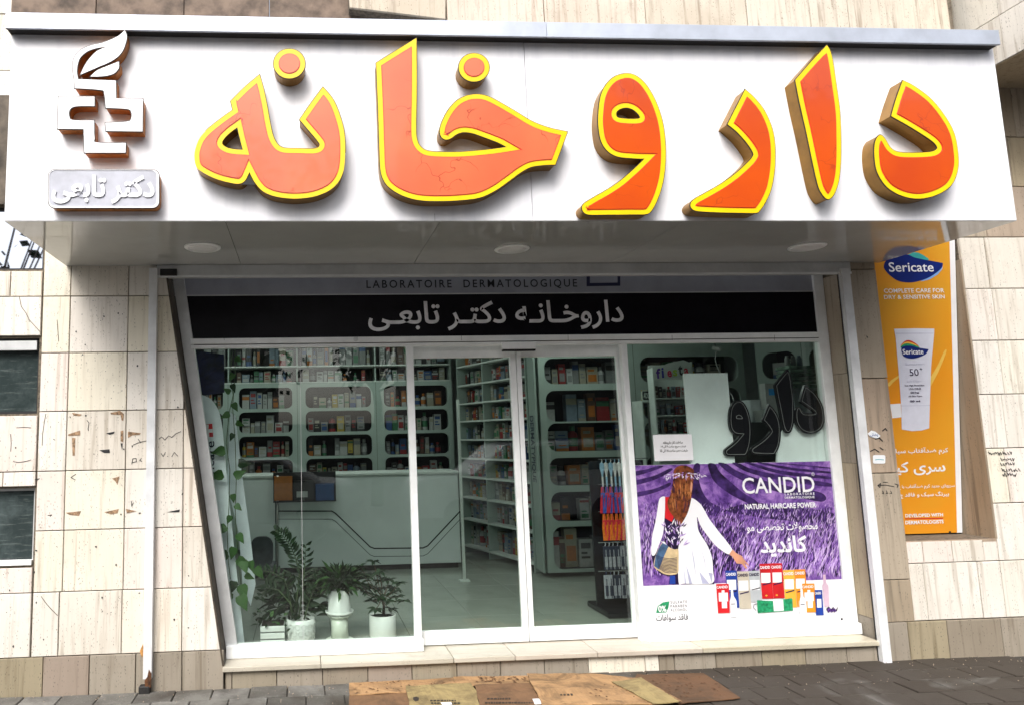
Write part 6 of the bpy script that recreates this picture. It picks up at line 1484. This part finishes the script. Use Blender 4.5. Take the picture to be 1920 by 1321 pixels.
for pref, bx_, z in (('large', (1180, 1600, 195, 285), 0.0405), ('long', (60, 500, 190, 250), 0.0245), ('narrow', (640, 890, 170, 200), 0.0235), ('dark', (1450, 1800, 165, 265), 0.0195)):
    o = onto(pref); mb = MB()
    for i in range(46):
        x = rp.uniform(bx_[0], bx_[1]); y = rp.uniform(bx_[2], bx_[3]); L = rp.uniform(6, 26); an = rp.uniform(-0.5, 0.9)
        q = [G(*Zk([(x+a*math.cos(an)-b*math.sin(an), y+(a*math.sin(an)+b*math.cos(an))*0.5)])[0], z+0.0002*i*0.2) for a, b in ((-L/2, 0), (0, -rp.uniform(1, 4)), (L/2, rp.uniform(-1, 1)), (0, rp.uniform(1, 4)))]
        if min(p.y for p in q) > -0.01: continue
        mb.add([q[0], q[1]+Vector((0, 0, 0.002)), q[2], q[3]], [(0,1,2), (0,2,3)])
    tag(mb.build('torn_flakes', DEB, o), kind='stuff')
# thin dark crack between road edge and paving: scattered grit
mb = MB()
for i in range(500):
    x = rp.uniform(-2.6, 5.6); y = -rp.uniform(0.0, 1)**2*0.55-0.01; s_ = rp.uniform(0.002, 0.006)
    mb.add([(x-s_, y-s_, 0.0005), (x+s_, y-s_*0.6, 0.0005), (x+s_*0.3, y+s_, 0.0005), (x, y, 0.0005+s_)], [(0,1,3), (1,2,3), (2,0,3)])
o = mb.build('grit', PLINTH); tag(o, 'small grit and crumbs scattered along the foot of the wall', 'grit', kind='stuff')

# ================================================================== THE STREET BEHIND THE PHOTOGRAPHER (seen only in the glass)
BW = plain('opposite_facade', (0.07,0.065,0.06), 0.8, mottle=0.15, msc=0.6); BG2 = plain('opposite_window_glass', (0.02,0.025,0.03), 0.15)
for lab, x0, x1, h in (('plain two storey building across the street, left of the gap', -34, -1.2, 8.2), ('plain five storey building across the street, right of the gap', 4.6, 38, 15)):
    bd = thing('opposite_building', lab, 'building', ((x0+x1)/2, -26, -0.2)); box('wall', x0, x1, -30, -24, -0.2, h, BW, bd)
    x = x0+1.2
    while x < x1-2:
        for k in range(int(h//3)): box('window', x, x+1.6, -24.001, -23.95, 1.0+k*3.0, 2.5+k*3.0, BG2, bd)
        x += 3.2
lw_ = thing('opposite_building', 'low garden wall across the street between the two buildings', 'wall', (1.7, -24, -0.2)); box('wall', -1.2, 4.6, -24.2, -24, -0.2, 2.2, BW, lw_)
def tree(lab, x, y, h, r, seed, n=1500):
    rt = random.Random(seed); t = thing('street_tree', lab, 'tree', (x, y, -0.15), group='street trees across the road')
    tube('trunk', [(x, y, -0.2), (x+0.1, y, h*0.3), (x+rt.uniform(-0.3, 0.3), y, h*0.62)], 0.17, BARK, t, n=8, r2=0.06)
    mb = MB(); cl = [(Vector((rt.uniform(-r, r)*0.75, rt.uniform(-r, r)*0.75, h*0.42+rt.uniform(0, h*0.55))), rt.uniform(0.5, 1.0)*r*0.42) for _ in range(20)]
    for c_, q in cl:
        v, f = tube_vf([(x, y, h*0.35), (x+c_.x*0.5, y+c_.y*0.5, (h*0.35+c_.z)/2), (x+c_.x, y+c_.y, c_.z)], 0.035, 4, 0.01); mb.add(v, f, 1)
    for i in range(n):
        c_, q = rt.choice(cl); d = Vector((rt.gauss(0, 1), rt.gauss(0, 1), rt.gauss(0, 0.8))); d = d.normalized()*q*rt.random()**0.45
        p = Vector((x, y, 0))+c_+d; s_ = rt.uniform(0.07, 0.17); a = Vector((rt.gauss(0, 1), rt.gauss(0, 1), rt.gauss(0, 1))).normalized(); b_ = a.orthogonal().normalized()
        mb.add([p-a*s_, p+b_*s_*0.6, p+a*s_, p-b_*s_*0.6], [(0,1,2,3)], 0)
    mb.build('crown', [LF, BARK], t)
for lab, x, y, h, r, s_ in (('tall street tree opposite the sliding doors', 1.9, -13.5, 8.0, 2.6, 1), ('street tree opposite the left window', -3.0, -12.5, 8.0, 3.0, 2), ('street tree opposite the right window', 8.6, -12.8, 8.6, 3.2, 3), ('street tree at the far left of the road', -14.5, -13, 8.4, 3.2, 4), ('bare-branched street tree near the left end of the shop', -5.3, -6.6, 6.6, 1.5, 5)):
    tree(lab, x, y, h, r, s_, 260 if 'bare' in lab else 1900)
def car(lab, x, y, prof, glass, paint, L, group='cars parked across the road'):
    c = thing('parked_car', lab, 'car', (x, y, -0.14), group=group); W2 = 0.86
    v, f, nf = prism_vf([(x+a, -0.14+b) for a, b in prof], [], y-W2, y+W2); mobj('body', v, f, paint, c, bevel=0.05, bseg=3)
    for k, g in enumerate(glass):
        v, f, nf = prism_vf([(x+a, -0.14+b) for a, b in g], [], y+W2+0.001, y+W2+0.006); mobj('window', v, f, BG2, c)
    for xx in (L*0.19, L*0.81):
        for s_ in (-1, 1):
            w_ = [(x+xx+0.32*math.cos(t), y+s_*0.80, 0.18+0.32*math.sin(t)) for t in [i*math.pi/10 for i in range(20)]]; v2 = w_+[(a, b+s_*0.09, d) for a, b, d in w_]
            mobj('wheel', v2, [tuple(range(20)), tuple(range(39, 19, -1))]+[(i, (i+1) % 20, (i+1) % 20+20, i+20) for i in range(20)], BLK, c)
    box('headlight', x+0.02, x+0.14, y+0.55, y+0.85, 0.5, 0.64, WLET, c); return c
car('white estate car parked across the road opposite the doors', 2.0, -8.4, [(0,0.3),(0,0.85),(0.15,1.0),(1.1,1.08),(1.75,1.62),(3.9,1.66),(4.35,1.1),(4.45,0.9),(4.45,0.3)], [[(1.3,1.1),(1.85,1.55),(2.5,1.57),(2.5,1.1)], [(2.58,1.1),(2.58,1.57),(3.8,1.58),(4.1,1.12)]], plain('white_car_paint', (0.62,0.63,0.65), 0.25, coat=0.5), 4.45)
car('silver saloon car parked across the road opposite the left window', -3.6, -8.3, [(0,0.3),(0,0.75),(0.2,0.9),(1.3,0.98),(2.0,1.42),(3.2,1.44),(3.9,1.02),(4.5,0.98),(4.6,0.8),(4.6,0.3)], [[(1.55,1.0),(2.1,1.36),(2.6,1.38),(2.6,1.0)], [(2.68,1.0),(2.68,1.38),(3.15,1.38),(3.65,1.02)]], plain('silver_car_paint', (0.42,0.44,0.46), 0.25, 0.4, coat=0.5), 4.6)
